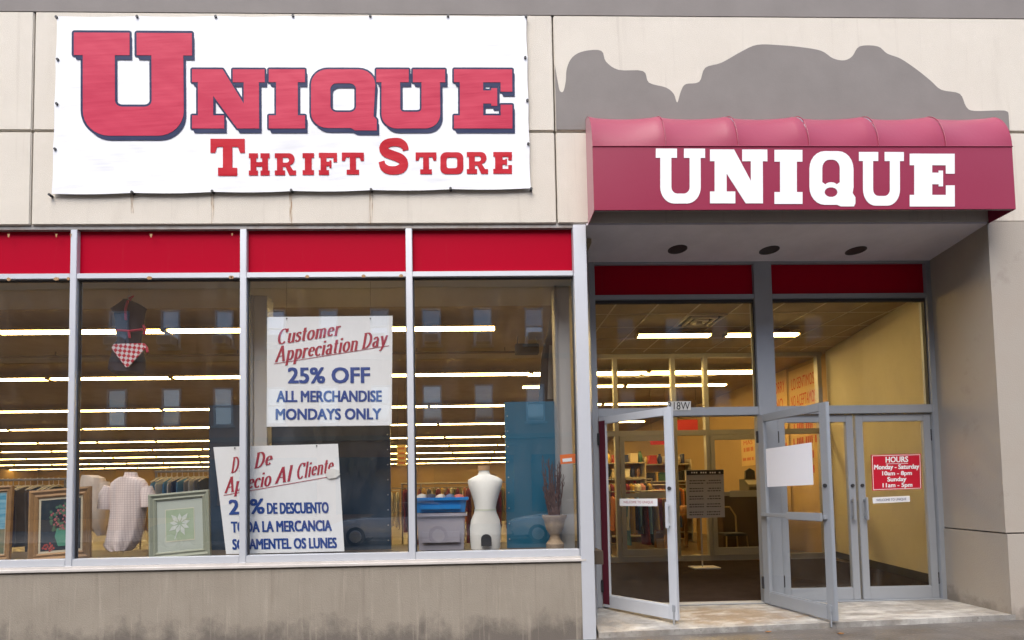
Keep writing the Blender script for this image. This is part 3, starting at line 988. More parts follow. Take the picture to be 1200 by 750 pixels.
for k in range(12):                              # dark outline and the drop shadow to the lower right
    a_ = 2 * math.pi * k / 12
    lay += 1
    for ch, u0, v0, u1, v1 in big:
        g = 2.1 if ch != 'U' or u0 > 200 else 2.6
        vs, fs = fill2d(slab(ch))
        mb.mesh2d(vs, fs, pxbox(u0 + g * math.cos(a_), v0 + g * math.sin(a_), u1 + g * math.cos(a_), v1 + g * math.sin(a_), yb - .002 - lay * .00012))
for k in range(1, 7):
    lay += 1
    for ch, u0, v0, u1, v1 in big:
        g = .8 * k
        vs, fs = fill2d(slab(ch))
        mb.mesh2d(vs, fs, pxbox(u0 + g * .62, v0 + g * 1.15, u1 + g * .62, v1 + g * 1.15, yb - .002 - lay * .00012))
mb.build('letter_outline', BANN, banner)
slab_text(big, yb - .006).build('lettering', BANR, banner)
small = [('T', 246.5, 162.5, 287, 206), ('H', 291.5, 179.5, 316, 205.5), ('R', 322, 179.5, 347, 205.3), ('I', 354.5, 179.3, 368, 205), ('F', 373.5, 179, 395, 205), ('T', 400.5, 178.7, 426.5, 204.5),
         ('S', 444, 161.5, 479, 204.5), ('T', 487, 178.5, 511.5, 204), ('O', 516, 178.3, 543, 204), ('R', 547, 178, 572, 203.7), ('E', 578, 178, 600, 203.5)]
slab_text(small, yb - .004).build('small_lettering', BANT, banner)
for u, v in [(66.5, 20.5), (161, 20), (253, 20), (343.5, 19), (434, 19), (525, 19.2), (616.5, 19.5), (68, 70), (67, 122), (65, 175), (615.5, 68), (618, 118), (619, 169), (58.5, 228.5), (155, 225.5), (249, 224.5), (341.5, 223.3), (435, 222.5), (528, 221.3), (622.5, 221.5)]:
    q = at(u, v, yb)
    mb = MB(); mb.tube([(q.x, yb - .012, q.z), (q.x, -.001, q.z)], .0135, 10)
    mb.build('fixing_bolt', DARK, banner)

# ------------------------------------------------------------------ awning
ax0, ax1, ay, az0, az1, az2 = 1.208, 5.42, -.265, 4.066, 4.705, 5.165
ribs = [1.208, 1.93, 2.65, 3.36, 4.06, 4.74, 5.42]
prof = []
NP = 12
for k in range(NP + 1):
    th = math.pi / 2 * k / NP
    prof.append((ay * math.cos(th), az1 + (az2 - az1) * math.sin(th)))
rows = []
nxs = 72
for i in range(nxs + 1):
    x = ax0 + (ax1 - ax0) * i / nxs
    seg = min(int((x - ax0) / ((ax1 - ax0) / 6)), 5)
    t = ((x - ax0) / ((ax1 - ax0) / 6)) - seg
    dip = .045 * math.sin(math.pi * max(0, min(1, t))) ** .8
    row = []
    for k, (y, z) in enumerate(prof):
        th = math.pi / 2 * k / NP
        e = math.sin(2 * th)
        row.append((x, y * (1 - dip * e * 1.2 / .265 * .5), z - dip * e))
    rows.append(row)
mb = MB(); mb.rings(rows, closed=False)
aw = mb.build('awning', AWN, smooth=True, label='crimson vinyl awning with rounded top and white UNIQUE lettering over the entrance', cat='awning')
mb = MB(); mb.box(ax0, ax1, ay, ay + .012, az0, az1 - .001, .003)
mb.build('front_panel', AWN, aw)
for x in (ax0, ax1):
    out = [(x, 0.0, az0), (x, ay + .013, az0)] + [(x, y + .001, z) for y, z in prof]
    mb = MB(); mb.prism([(p[0] + (.001 if x == ax0 else -.009), p[1], p[2]) for p in out], (.008, 0, 0))
    mb.build('end_panel', AWN, aw)
mb = MB()
for i, x in enumerate(ribs):
    mb.tube([(min(max(x, ax0 + .02), ax1 - .02), y * .93, z - .015) for y, z in prof], .012, 6)
mb.tube([(ax0 + .01, ay + .03, az0 + .02), (ax1 - .01, ay + .03, az0 + .02)], .012, 6)
mb.build('awning_frame', ALUD, aw)
for x in ribs[1:-1]:
    mb = MB(); mb.tube([(x, y - .002, z + .0015) for y, z in prof], .0035, 6); mb.build('seam', AWN, aw)
mb = MB(); mb.tube([(ax0, ay - .001, az1), (ax1, ay - .001, az1)], .006, 6)
mb.build('piping', AWN, aw)
awl = [('u', 768.5, 174, 826.5, 238.5), ('N', 832, 175, 899.5, 238.3), ('I', 907.5, 175.5, 940.5, 239), ('q', 948.5, 177, 1002.5, 240), ('u', 1006.5, 178, 1059.5, 241), ('E', 1066, 180, 1119, 242)]
mb = MB()
for ch, u0, v0, u1, v1 in awl:
    vs, fs = fill2d(slab(ch))
    mb.mesh2d(vs, fs, pxbox(u0, v0, u1, v1, ay - .003))
mb.build('lettering', WHITE, aw)

# ------------------------------------------------------------------ the two sale signs
SIGNW = mat('sign_board', (.92, .935, .94), .55, var=.05, vs=2)
SIGNR = mat('sign_red', (.42, .02, .05), .6)
SIGNB = mat('sign_blue', (.008, .06, .30), .6)


def board(name, cs, y, m, label, cat, th=.006):
    P = [at(u, v, y) for u, v in cs]
    mb = MB(); mb.prism([(p.x, y, p.z) for p in P], (0, th, 0))
    return mb.build(name, m, label=label, cat=cat)


def sign_text(o, lines, y, m, bold=.02, name='lettering', spacing=1.0):
    mb = MB()
    for s, (u0, v0), (u1, v1), (u2, v2) in lines:    # baseline start, baseline end, top-left
        vs, fs = text2d(s, 0.0, spacing, 1.0)
        g = frame3(at(u0, v0, y), at(u1, v1, y), at(u2, v2, y))
        e = (at(u2, v2, y) - at(u0, v0, y)).length * bold
        for k, (dx, dz) in enumerate(((-1, -.6), (1, -.6), (1, .6), (-1, .6), (0, 0))):   # emboldened by five close layers
            mb.mesh2d(vs, fs, lambda x, y_, k=k, dx=dx, dz=dz: g(x, y_) + Vector((dx * e, -.0002 * k, dz * e)))
    return mb.build(name, m, o)


y1 = .16
sg = board('sale_sign', [(313, 371.5), (460, 370), (459, 498.5), (312.5, 500)], y1, SIGNW, 'white hanging sign reading Customer Appreciation Day 25% OFF in red and blue', 'sign')
mb = MB()
for s, b0, b1, cap in (('Customer', (324, 404), (398, 393), 17.5), ('Appreciation', (322, 424.5), (419, 410), 18), ('Day', (423, 409), (453, 404.5), 18)):
    serif_text(mb, s, at(*b0, y1 - .003), at(*b1, y1 - .003), (at(300, 400, y1) - at(300, 400 + cap, y1)).length, (0, 0, 1))
strip(mb, at(321, 426.5, y1 - .003), at(456, 405, y1 - .003), .006)
mb.build('red_lettering', SIGNR, sg)
sign_text(sg, [('25% OFF', (338, 449), (433, 448.5), (338, 431)), ('ALL MERCHANDISE', (324.5, 471), (447, 470.5), (324.5, 458.2)), ('MONDAYS ONLY', (323.5, 491.8), (446.5, 491.2), (323.5, 479.2))], y1 - .003, SIGNB, .045, 'blue_lettering')
mb = MB()
for u in (336, 434): mb.tube([at(u, 372.5, y1 - .004), at(u, 374, y1 - .002)], .006, 8); mb.tube([at(u, 373, y1 + .003), at(u, 330, y1 + .003)], .0015, 5)
mb.build('hanging_cord', BLACK, sg)
y2 = .15
sg2 = board('sale_sign', [(250, 524), (396, 520), (403.5, 646), (265, 649.5)], y2, SIGNW, 'white Spanish sale sign leaning on the window sill, reading Dia De Aprecio Al Cliente', 'sign')
mb = MB()
for s, b0, b1, cap in (('Dia', (270, 554.5), (290, 551), 18), ('De', (297, 549.5), (318, 545), 18), ('Aprecio', (263, 578), (317, 569), 18), ('Al', (322, 567), (341, 563.5), 18), ('Cliente', (347, 562), (390, 553), 18)):
    serif_text(mb, s, at(*b0, y2 - .003), at(*b1, y2 - .003), (at(300, 560, y2) - at(300, 560 + cap, y2)).length, (0, 0, 1))
strip(mb, at(262, 580.5, y2 - .003), at(390, 558, y2 - .003), .006)
mb.build('red_lettering', SIGNR, sg2)
sign_text(sg2, [('25%', (269, 603), (309.5, 601.5), (268.5, 586)), ('DE DESCUENTO', (313.5, 602), (385, 601), (313, 589.5)), ('TODA LA MERCANCIA', (271.5, 624), (388.5, 622), (271, 611.5)),
                ('SOLAMENTEL OS LUNES', (273, 644), (394.5, 642), (272.5, 632)), ], y2 - .003, SIGNB, .045, 'blue_lettering')
mb = MB()
P = [(383, 550), (390, 549), (397, 551), (398.5, 556), (394, 560), (386, 561), (381.5, 558)]
mb.prism([at(u, v, y2 - .012) for u, v in P], (0, .009, 0)); mb.build('tape_patch', mat('masking_tape', (.82, .82, .79), .7, bump=.6, bs=40), sg2)
mb = MB()
for u in (275, 371): mb.tube([at(u, 525 - (u - 250) * .027, y2 - .004), at(u, 526.5 - (u - 250) * .027, y2 - .002)], .006, 8)
mb.build('hole', BLACK, sg2)

# ------------------------------------------------------------------ dark panels in the window
PAN = mat('blue_grey_panel', (.032, .058, .095), .35, var=.3, vs=1.5, col2=(.022, .04, .066), bump=.05, bs=25)
PAN2 = mat('teal_panel', (.012, .115, .20), .35, var=.3, vs=1.2, col2=(.01, .085, .155), bump=.05, bs=25)
STUD = mat('stud_metal', (.6, .6, .6), .3, .8)


def panel(u0, u1, v0, y, m, label, studs):
    p, q = at(u0, v0, y), at(u1, v0, y)
    mb = MB(); mb.box(p.x, q.x, y, y + .03, ZP, p.z, .003)
    o = mb.build('display_screen', m, label=label, cat='panel')
    mb = MB()
    for s_ in studs:
        x = p.x + .03 if s_ < 0 else q.x - .03
        z = ZP + .1
        while z < p.z - .04:
            mb.tube([(x, y - .006, z), (x, y + .002, z)], .008, 8); z += .17
    if studs: mb.build('studs', STUD, o)
    return o


panel(245, 291, 475, 1.0, PAN, 'dark blue grey upright panel between the green frame and the Spanish sign', ())
panel(318, 457, 490, .7, PAN, 'wide dark blue panel behind the two white sale signs', (1,))
panel(591, 652, 471, .55, PAN2, 'tall teal panel with a row of studs behind the stone urn', (-1,))

# ------------------------------------------------------------------ framed pictures
GOLD = mat('gilt_wood', (.34, .19, .07), .45, .15, var=.5, vs=9, col2=(.18, .09, .03), bump=.2, bs=60)
SAGE = mat('sage_frame', (.30, .32, .24), .5, var=.4, vs=6, col2=(.24, .25, .18), bump=.15, bs=50)


def picture(cs, y, fw, fm, label, mw, mm, inner, cat='picture'):
    """framed picture: outer corners in pixels, frame and mat widths in metres, leaning back"""
    P = [at(u, v, y) for u, v in cs]
    cx = sum(p.x for p in P) / 4
    x0, x1 = (P[0].x + P[3].x) / 2, (P[1].x + P[2].x) / 2
    z0, z1 = (P[2].z + P[3].z) / 2, (P[0].z + P[1].z) / 2
    root = empty('framed_picture', (cx, y, ZP), label, cat)
    hw, h = (x1 - x0) / 2, z1 - ZP
    lean = R(5)
    tilt = math.atan2(P[0].x - P[3].x, P[0].z - P[3].z)
    M = Matrix.Translation((cx, y, ZP + .001)) @ Matrix.Rotation(-lean, 4, 'X') @ Matrix.Rotation(tilt, 4, 'Y')
    prof_ = [(0, .0), (0, -.030), (.25, -.036), (.55, -.018), (.8, -.026), (1, -.014), (1, .0)]
    mb = MB()
    rws = []
    for s_, dy in prof_:
        o_ = fw * s_
        rws.append([M @ Vector(q) for q in ((-hw + o_, dy, o_), (hw - o_, dy, o_), (hw - o_, dy, h - o_), (-hw + o_, dy, h - o_))])
    mb.rings(rws + [rws[0]], cap=False)
    mb.build('frame', fm, root)
    mb = MB(); mb.poly([M @ Vector(q) for q in ((-hw + fw, -.008, fw), (hw - fw, -.008, fw), (hw - fw, -.008, h - fw), (-hw + fw, -.008, h - fw))]); mb.build('mount', mm, root)
    mb = MB(); mb.box(-hw + .01, hw - .01, 0.001, .008, .01, h - .01, 0, M); mb.build('backing', DARK, root)
    inner(root, M, hw, h)
    return root


def flat(M, y, pts): return [M @ Vector((p[0], y, p[1])) for p in pts]


def inner_flowers(root, M, hw, h):
    fw = .085
    e = fw + .022
    mb = MB(); mb.poly(flat(M, -.0095, [(-hw + e, e), (hw - e, e), (hw - e, h - e), (-hw + e, h - e)])); mb.build('canvas', mat('dark_canvas', (.012, .02, .03), .35, var=.4, vs=6, col2=(.03, .05, .06)), root)
    rnd = random.Random(3)
    def blobs(name, n, cx, cz, rx_, rz_, col, y, r0=.010, r1=.022):
        mb = MB()
        for k in range(n):
            a_, q = rnd.uniform(0, 6.28), math.sqrt(rnd.random())
            x, z, r = cx + rx_ * q * math.cos(a_), cz + rz_ * q * math.sin(a_), rnd.uniform(r0, r1)
            mb.poly(flat(M, y - k * .00003, [(x + r * math.cos(t * 1.0472) * rnd.uniform(.7, 1.2), z + r * math.sin(t * 1.0472)) for t in range(6)]))
        mb.build(name, mat(name + '_paint', col, .5, var=.5, vs=30), root)
    blobs('painted_leaves', 60, .03, h * .58, .15, .15, (.07, .15, .09), -.0105)
    blobs('painted_flowers', 42, .03, h * .60, .13, .13, (.40, .12, .13), -.0135, .007, .016)
    blobs('painted_petals', 22, -.12, h * .2, .06, .04, (.40, .06, .05), -.0115, .006, .014)
    mb = MB(); mb.poly(flat(M, -.0125, [(-.02, h * .2), (.08, h * .2), (.115, h * .34), (.095, h * .45), (-.035, h * .45), (-.055, h * .34)])); mb.build('painted_vase', mat('vase_paint', (.06, .22, .15), .4, var=.6, vs=14, col2=(.12, .32, .2)), root)


def inner_white_flower(root, M, hw, h):
    mb = MB()
    mb.poly(flat(M, -.011, [(-hw * .46, h * .27), (hw * .46, h * .27), (hw * .46, h * .74), (-hw * .46, h * .74)])); mb.build('print', mat('pale_green_print', (.33, .42, .28), .6, var=.6, vs=6, col2=(.44, .50, .38)), root)
    mb = MB()
    for k in range(9):
        a_ = k * 6.283 / 9 + .2
        L_ = .13 if k % 2 else .105
        cx, cz = .0, h * .52
        d, n = Vector((math.cos(a_), math.sin(a_))), Vector((-math.sin(a_), math.cos(a_)))
        pts_ = [Vector((cx, cz)) + d * .02, Vector((cx, cz)) + d * L_ * .55 + n * .022, Vector((cx, cz)) + d * L_, Vector((cx, cz)) + d * L_ * .6 - n * .022]
        mb.poly(flat(M, -.0125 - k * .0001, pts_))
    mb.poly(flat(M, -.012, [(-.012, h * .5), (-.06, h * .29), (-.05, h * .29), (.005, h * .5)]))
    mb.build('painted_flower', mat('white_petal', (.62, .66, .60), .6, var=.4, vs=40), root)
    fl = MB()
    t_ = .006
    for x0, x1, z0, z1 in ((-hw * .48, hw * .48, h * .255, h * .27), (-hw * .48, hw * .48, h * .74, h * .75), (-hw * .48, -hw * .46, h * .27, h * .74), (hw * .46, hw * .48, h * .27, h * .74)):
        fl.poly(flat(M, -.0105, [(x0, z0), (x1, z0), (x1, z1), (x0, z1)]))
    fl.build('mount_bevel', mat('cream_bevel', (.62, .60, .46), .6), root)


def inner_sea(root, M, hw, h):
    f_ = .07
    mb = MB(); mb.poly(flat(M, -.0095, [(-hw + f_, h * .42), (hw - f_, h * .42), (hw - f_, h - f_), (-hw + f_, h - f_)])); mb.build('painted_sea', mat('sea_paint', (.03, .22, .34), .4, var=.9, vs=5, col2=(.35, .55, .62), stretch=(1, 1, 5)), root)
    mb = MB(); mb.poly(flat(M, -.0092, [(-hw + f_, f_), (hw - f_, f_), (hw - f_, h * .42), (-hw + f_, h * .42)])); mb.build('painted_land', mat('land_paint', (.10, .13, .07), .5, var=.9, vs=12, col2=(.26, .2, .12)), root)


picture([(34, 573.5), (106.5, 571), (109.5, 651), (38, 651)], .22, .085, GOLD, 'gilt framed painting of pink flowers in a green vase on black', .03, mat('linen_mount', (.55, .48, .34), .7), inner_flowers)
picture([(174.5, 577), (246, 576), (250.5, 651), (179.5, 651)], .24, .075, SAGE, 'sage green framed print of one white flower beside the shirts', .1, mat('grey_mount', (.44, .48, .42), .7), inner_white_flower)
picture([(-62, 572), (13.5, 570), (14.5, 651), (-60, 651)], .22, .06, GOLD, 'gilt framed seascape, leftmost of the pictures in the display window', .03, mat('linen_mount', (.55, .48, .34), .7), inner_sea)

# ------------------------------------------------------------------ shirts on forms
def cloth(name, col, plaid=None, **k):
    m = mat(name, col, .9, var=.25, vs=9, bump=.3, bs=35, **k)
    if plaid:
        t = m.node_tree; N, L = t.nodes, t.links
        p = N['Principled BSDF']; cur = p.inputs['Base Color'].links[0].from_socket
        tc = N.new('ShaderNodeTexCoord')
        sx = N.new('ShaderNodeSeparateXYZ'); L.new(tc.outputs['Object'], sx.inputs[0])
        for ax, fr in ((0, 260), (2, 260)):
            mu = N.new('ShaderNodeMath'); mu.operation = 'MULTIPLY'; mu.inputs[1].default_value = fr; L.new(sx.outputs[ax], mu.inputs[0])
            si = N.new('ShaderNodeMath'); si.operation = 'SINE'; L.new(mu.outputs[0], si.inputs[0])
            mr = N.new('ShaderNodeMapRange'); mr.inputs[1].default_value = .5; mr.inputs[2].default_value = .8; mr.inputs[4].default_value = .55
            L.new(si.outputs[0], mr.inputs[0])
            mx = N.new('ShaderNodeMix'); mx.data_type = 'RGBA'; L.new(cur, mx.inputs[6]); mx.inputs[7].default_value = (*plaid, 1); L.new(mr.outputs[0], mx.inputs[0])
            cur = mx.outputs[2]
        L.new(cur, p.inputs['Base Color'])
    return m


def body_rings(P, y, dep, seg=20, wob=.0, seed=1):
    """rows of (u_left, u_right, v) pixels -> oval rings (a draped garment)"""
    rnd = random.Random(seed)
    ph = rnd.uniform(0, 6)
    rows = []
    for i, (u0, u1, v) in enumerate(P):
        p, q = at(u0, v, y), at(u1, v, y)
        cx, hw, z = (p.x + q.x) / 2, (q.x - p.x) / 2, (p.z + q.z) / 2
        f = i / (len(P) - 1)
        d = dep if not callable(dep) else dep(f)
        rows.append([(cx + hw * math.cos(t) * (1 + wob * f * math.sin(5 * t + ph + i * .15)), y + d * math.sin(t) * (1 + wob * 2.4 * f * math.sin(7 * t + ph * 2)), z + .01 * wob * 8 * f * math.sin(3 * t + ph))
                     for t in [k * 2 * math.pi / seg for k in range(seg)]])
    return rows


def shirt(name, P, sleeveL, sleeveR, y, dep, m, label, collar=None, sd=1):
    mb = MB(); mb.rings(body_rings(P, y, dep, 40, .055, sd))
    o = mb.build(name, m, smooth=True, label=label, cat='shirt')
    for sl in (sleeveL, sleeveR):
        if not sl: continue
        mb = MB()
        pts_ = [at(u, v, y + dy) for u, v, dy, r in sl]
        mb.tube(pts_, [r for *_, r in sl], 14)
        mb.build('sleeve', m, o, smooth=True)
    if collar:
        mb = MB()
        u0, u1, v0, v1 = collar
        mb.rings(body_rings([(u0, u1, v1), (u0 + 1.5, u1 - 1.5, (v0 + v1) / 2 - 1), (u0 + 2.2, u1 - 2.2, v0)], y, .055, 18), cap=True)
        mb.build('collar', m, o, smooth=True)
    return o


PLAID = cloth('plaid_cotton', (.88, .76, .70), plaid=(.58, .44, .43))
BEIGE = cloth('beige_cotton', (.66, .55, .45))
shirt('shirt', [(144, 160, 559), (137, 167, 561.5), (131, 171, 566), (130, 173, 572), (130, 172, 585), (130, 170, 600), (128, 168, 615), (126, 165, 628), (123, 160, 638), (128, 156, 643), (134, 153, 645)],
      [(131, 571, 0, .07), (127, 580, -.01, .085), (124.5, 597, -.02, .08)], [(171, 571, 0, .06), (174, 582, .0, .075), (174.5, 594, .0, .072)], .42, .11, PLAID,
      'pale pink checked short sleeved shirt seen from behind, hung on a form', (145, 162, 553.5, 560), 2)
shirt('shirt', [(100, 112, 557), (97, 121, 560), (96, 124, 567), (97, 124, 585), (98, 126, 600), (103, 127, 612), (113, 128, 622), (119, 127, 627)], None, [(121, 566, 0, .06), (124, 578, .0, .07), (125, 592, .02, .06)],
      .62, .10, BEIGE, 'plain beige shirt with sloping hem behind the checked shirt', None, 5)

# dressmaker's torso
MANW = mat('mannequin_jersey', (.86, .85, .79), .7, var=.1, vs=6, bump=.1, bs=60)
prof_ = [(560, 576, 556.5), (554, 583, 559), (548.5, 588, 562), (548, 589, 565), (549.5, 587.5, 571), (552.5, 585, 579), (555, 582.5, 588), (556.5, 581, 596), (555.5, 582, 601), (552, 585.5, 609), (550.5, 587, 619), (551, 587, 632), (552, 586, 643)]
mb = MB(); mb.rings(body_rings(prof_, .40, lambda f: .10 + .05 * math.sin(f * 3.0), 28, .0))
mq = mb.build('mannequin_torso', MANW, smooth=True, label='white headless dress form with a black arched opening at its base', cat='mannequin')
mb = MB(); mb.rings(body_rings([(559, 576, 558), (561, 573.5, 553.5), (561, 573.5, 551.5)], .40, .06, 18)); mb.build('neck', MANW, mq, smooth=True)
mb = MB(); mb.rings(body_rings([(560, 574, 551.4), (560.5, 574, 546)], .40, .065, 18)); mb.build('neck_cap', mat('cap_wood', (.50, .30, .14), .5), mq)
mb = MB(); mb.rings(body_rings([(556, 581.5, 598.2), (556, 581.5, 596.2)], .40, .150, 28), cap=False); mb.build('waist_tape', mat('waist_tape_cloth', (.70, .72, .58), .8), mq)
cq, zt = at(570, 640, .25), at(570, 626, .25)
mb = MB()
ap = [(cq.x - .055, cq.z), (cq.x + .055, cq.z)] + [(cq.x + .055 * math.cos(R(t)), zt.z - .05 + .05 * math.sin(R(t))) for t in range(0, 181, 20)]
mb.prism([(x, .238, z) for x, z in ap], (0, .03, 0)); mb.build('base_opening', BLACK, mq)

# storage totes
TG = mat('grey_tote_plastic', (.36, .34, .39), .45, var=.15, vs=3)
TB = mat('blue_tote_plastic', (.01, .22, .60), .35, var=.1, vs=4)
TB2 = mat('teal_tote_plastic', (.015, .24, .42), .35)


def tote(u0, u1, v0, v1, y, dep, m, label, ml, lid_v=None):
    p, q, b_ = at(u0, v0, y), at(u1, v0, y), at(u0, v1, y)
    zb = b_.z; t_ = .03
    mb = MB()
    def rr(i, z): return [(p.x + i, y + i, z), (q.x - i, y + i, z), (q.x - i, y + dep - i, z), (p.x + i, y + dep - i, z)]
    mb.rings([rr(t_, zb), rr(.012, p.z - .03), rr(.012, p.z - .002), rr(.02, p.z - .002), rr(t_ + .012, zb + .012)])
    o = mb.build('storage_tote', m, label=label, cat='storage box')
    mb = MB(); w_ = (q.x - p.x)
    mb.box(p.x + w_ * .12, q.x - w_ * .12, y - .002, y + .012, zb + (p.z - zb) * .2, zb + (p.z - zb) * .5, .004); mb.build('recessed_label_panel', m, o)
    if lid_v:
        l0 = at(u0, lid_v, y).z
        mb = MB(); mb.box(p.x - .015, q.x + .015, y - .015, y + dep + .015, p.z, l0, .012); mb.box(p.x + .02, q.x - .02, y + .02, y + dep - .02, l0 + .0005, l0 + .012, .004)
        mb.build('lid', ml, o)
    else:
        mb = MB(); mb.box(p.x - .012, q.x + .012, y - .012, y, p.z - .035, p.z, .005); mb.box(p.x - .012, q.x + .012, y + dep, y + dep + .012, p.z - .035, p.z, .005); mb.box(p.x - .012, p.x, y, y + dep, p.z - .03, p.z - .004); mb.box(q.x, q.x + .012, y, y + dep, p.z - .03, p.z - .004)
        mb.build('rim', m, o)
    return o


tote(487, 546, 602, 645.5, .34, .42, TG, 'grey plastic storage tote under the bright blue box', TB)
tote(484.5, 547.5, 583.5, 601.2, .33, .44, TB, 'shallow bright blue plastic box stacked on the grey tote', TB, )
rnd = random.Random(11)
for k in range(5):
    u = 494 + k * 11
    p = at(u, 583, .5)
    mb = MB()
    rws = [[(p.x + (.05 + .02 * rnd.random()) * s_ * math.cos(t), .55 + .12 * s_ * math.sin(t), p.z - .07 + h + .012 * rnd.random()) for t in [i * .5236 for i in range(12)]] for s_, h in ((1, 0), (1.05, .05), (.7, .09), (.1, .10))]
    mb.rings(rws)
    cl = [(.5, .5, .5), (.04, .05, .09), (.55, .5, .45), (.10, .16, .3), (.45, .12, .1)][k]
    mb.build('folded_cloth', mat('folded_cloth_%s' % ['grey', 'navy', 'cream', 'denim', 'coral'][k], cl, .9, bump=.3, bs=40), smooth=True,
             label='%s crumpled cloth lying in the bright blue box' % ['mid grey', 'dark navy', 'cream', 'denim blue', 'coral red'][k], cat='cloth', group='cloths in the blue box')

# stone urn with dry twigs
URN = mat('urn_stone', (.36, .265, .17), .75, var=.8, vs=14, col2=(.19, .13, .08), bump=.3, bs=50)
yu = .27
cu_ = at(650, 620, yu).x
def zz(v): return at(650, v, yu).z
def rr_(d): return d / 2 * (at(651, 620, yu).x - at(650, 620, yu).x)
mb = MB()
mb.lathe(cu_, yu, [(rr_(20), ZP), (rr_(21), zz(637)), (rr_(13), zz(632)), (rr_(11), zz(628)), (rr_(13), zz(625)), (rr_(20), zz(620)), (rr_(23), zz(613)), (rr_(25), zz(609)), (rr_(29), zz(606)), (rr_(29), zz(603.5)), (rr_(23), zz(604)), (rr_(20), zz(610)), (rr_(5), zz(614))], 28)
mb.build('stone_urn', URN, smooth=True, label='small tan stone urn on a stem foot holding dry twigs', cat='urn')
TW = mat('dry_twig', (.085, .038, .034), .8, var=.6, vs=30, col2=(.15, .08, .06))
rnd = random.Random(5)
tw = empty('twig_bundle', (cu_, yu, zz(612)), 'bundle of dry reddish brown twigs standing in the urn', 'twigs')
for k in range(44):
    a_ = rnd.uniform(0, 6.28); sp_ = rnd.uniform(.03, .19)
    top = Vector((cu_ + sp_ * math.cos(a_) * 1.0, yu + .45 * sp_ * math.sin(a_), zz(rnd.uniform(533, 575))))
    p0 = Vector((cu_ + .04 * math.cos(a_), yu + .04 * math.sin(a_), zz(612)))
    pts_ = []
    for i in range(8):
        t = i / 7
        pts_.append(p0.lerp(top, t) + Vector((rnd.uniform(-.008, .008), rnd.uniform(-.006, .006), 0)) * (1 if 0 < i < 7 else 0))
    mb = MB(); mb.tube(pts_, [.0075 * (1 - .6 * i / 7) for i in range(8)], 5)
    for j in range(4):                           # side shoots
        i = rnd.randint(3, 6); q = pts_[i]
        dv = Vector((rnd.uniform(-.035, .035), rnd.uniform(-.03, .03), rnd.uniform(.03, .07)))
        mb.tube([q, q + dv * .5 + Vector((.004, 0, 0)), q + dv], [.003, .0028, .0025], 4)
    mb.build('twig', TW, tw)

# orange tag on the inside of the pane
P = [(656, 533), (674.5, 531.5), (675.5, 542.5), (657, 544)]
ot = board('orange_tag', P, .075, mat('orange_card', (.75, .16, .02), .6), 'small orange card tag with a white label stuck inside the last pane', 'tag', .004)
mb = MB(); mb.poly([at(u, v, .0735) for u, v in ((659, 537.5), (670, 536.5), (670.5, 540.5), (659.5, 541.5))]); mb.build('label_patch', WHITE, ot)

# dark coat hanging by the end column
CO = cloth('dark_wool', (.035, .028, .026))
mb = MB(); mb.rings(body_rings([(646, 648, 370), (644, 650, 376), (641, 651, 392), (637, 653, 402), (634, 653, 420), (632, 653, 445), (630, 653, 480)], .85, .10, 20, .06, 3))
co = mb.build('hanging_coat', CO, smooth=True, label='long dark coat hanging high beside the grey column at the window end', cat='coat')
mb = MB(); mb.rings(body_rings([(643, 647, 405), (642, 648, 430), (641, 649, 468)], .76, .02, 12)); mb.build('lining', cloth('lining_cloth', (.22, .19, .15)), co, smooth=True)
q = at(647.5, 368, .85); mb = MB(); mb.tube([(q.x, .85, q.z - .03), (q.x, .85, ZC - .002)], .004, 6); mb.build('hanger_hook', DARK, co)

# costume on a hanger: dark bodice and skirt, red laces, red checked apron
yo = .40
mb = MB(); mb.tube([(-9.4, 4.1, ZC - .09), (1.2, 4.1, ZC - .09)], .022, 8)
for k in range(7): mb.tube([(-9 + 1.6 * k, 4.1, ZC - .09), (-9 + 1.6 * k, 4.1, ZC - .001)], .01, 6)
mb.build('sprinkler_pipe', mat('dark_pipe', (.10, .08, .06), .6), B)
CB = cloth('dark_costume', (.035, .03, .045))
def gingham():
    m = bpy.data.materials.new('red_gingham'); m.use_nodes = True
    t = m.node_tree; N, L = t.nodes, t.links
    p = N['Principled BSDF']; p.inputs['Roughness'].default_value = .85
    tc = N.new('ShaderNodeTexCoord'); mp = N.new('ShaderNodeMapping'); mp.inputs['Rotation'].default_value = (0, R(38), 0); L.new(tc.outputs['Object'], mp.inputs[0])
    ck = N.new('ShaderNodeTexChecker'); ck.inputs['Scale'].default_value = 30
    ck.inputs[1].default_value = (.55, .01, .04, 1); ck.inputs[2].default_value = (.78, .70, .70, 1)
    L.new(mp.outputs[0], ck.inputs[0]); L.new(ck.outputs[0], p.inputs['Base Color'])
    return m
oc = empty('hanging_costume', at(150, 430, yo), 'dark costume on a hanger with red laces and a red checked apron', 'costume')
mb = MB(); mb.rings(body_rings([(146, 156, 353), (137, 166, 358), (130, 172, 362), (134, 170, 367), (136, 169, 376), (136, 168, 386), (138, 166, 395), (138, 165, 402)], yo, .07, 24, .03, 4)); mb.build('bodice', CB, oc, smooth=True)
mb = MB(); mb.rings(body_rings([(137, 166, 402), (133, 168, 412), (129, 170, 424), (128, 170, 433), (133, 168, 437)], yo + .01, .10, 24, .05, 7)); mb.build('skirt', CB, oc, smooth=True)
RIB = mat('red_ribbon', (.55, .01, .06), .5)
mb = MB()
for pl in ([(150, 352), (147, 362), (147.5, 375)], [(152, 352), (156, 347), (151, 350)], [(137, 387), (152, 388), (167, 386)], [(151, 388), (152, 396)], [(168, 381), (170, 386), (169, 392)]):
    mb.tube([at(u, v, yo - .085) for u, v in pl], .012, 6)
mb.build('red_lacing', RIB, oc)
mb = MB(); mb.prism([at(u, v, yo - .115) for u, v in ((133, 403), (168, 402), (171, 407), (150, 430), (147, 430), (130.5, 408))], (0, .012, 0)); mb.build('checked_apron', gingham(), oc)
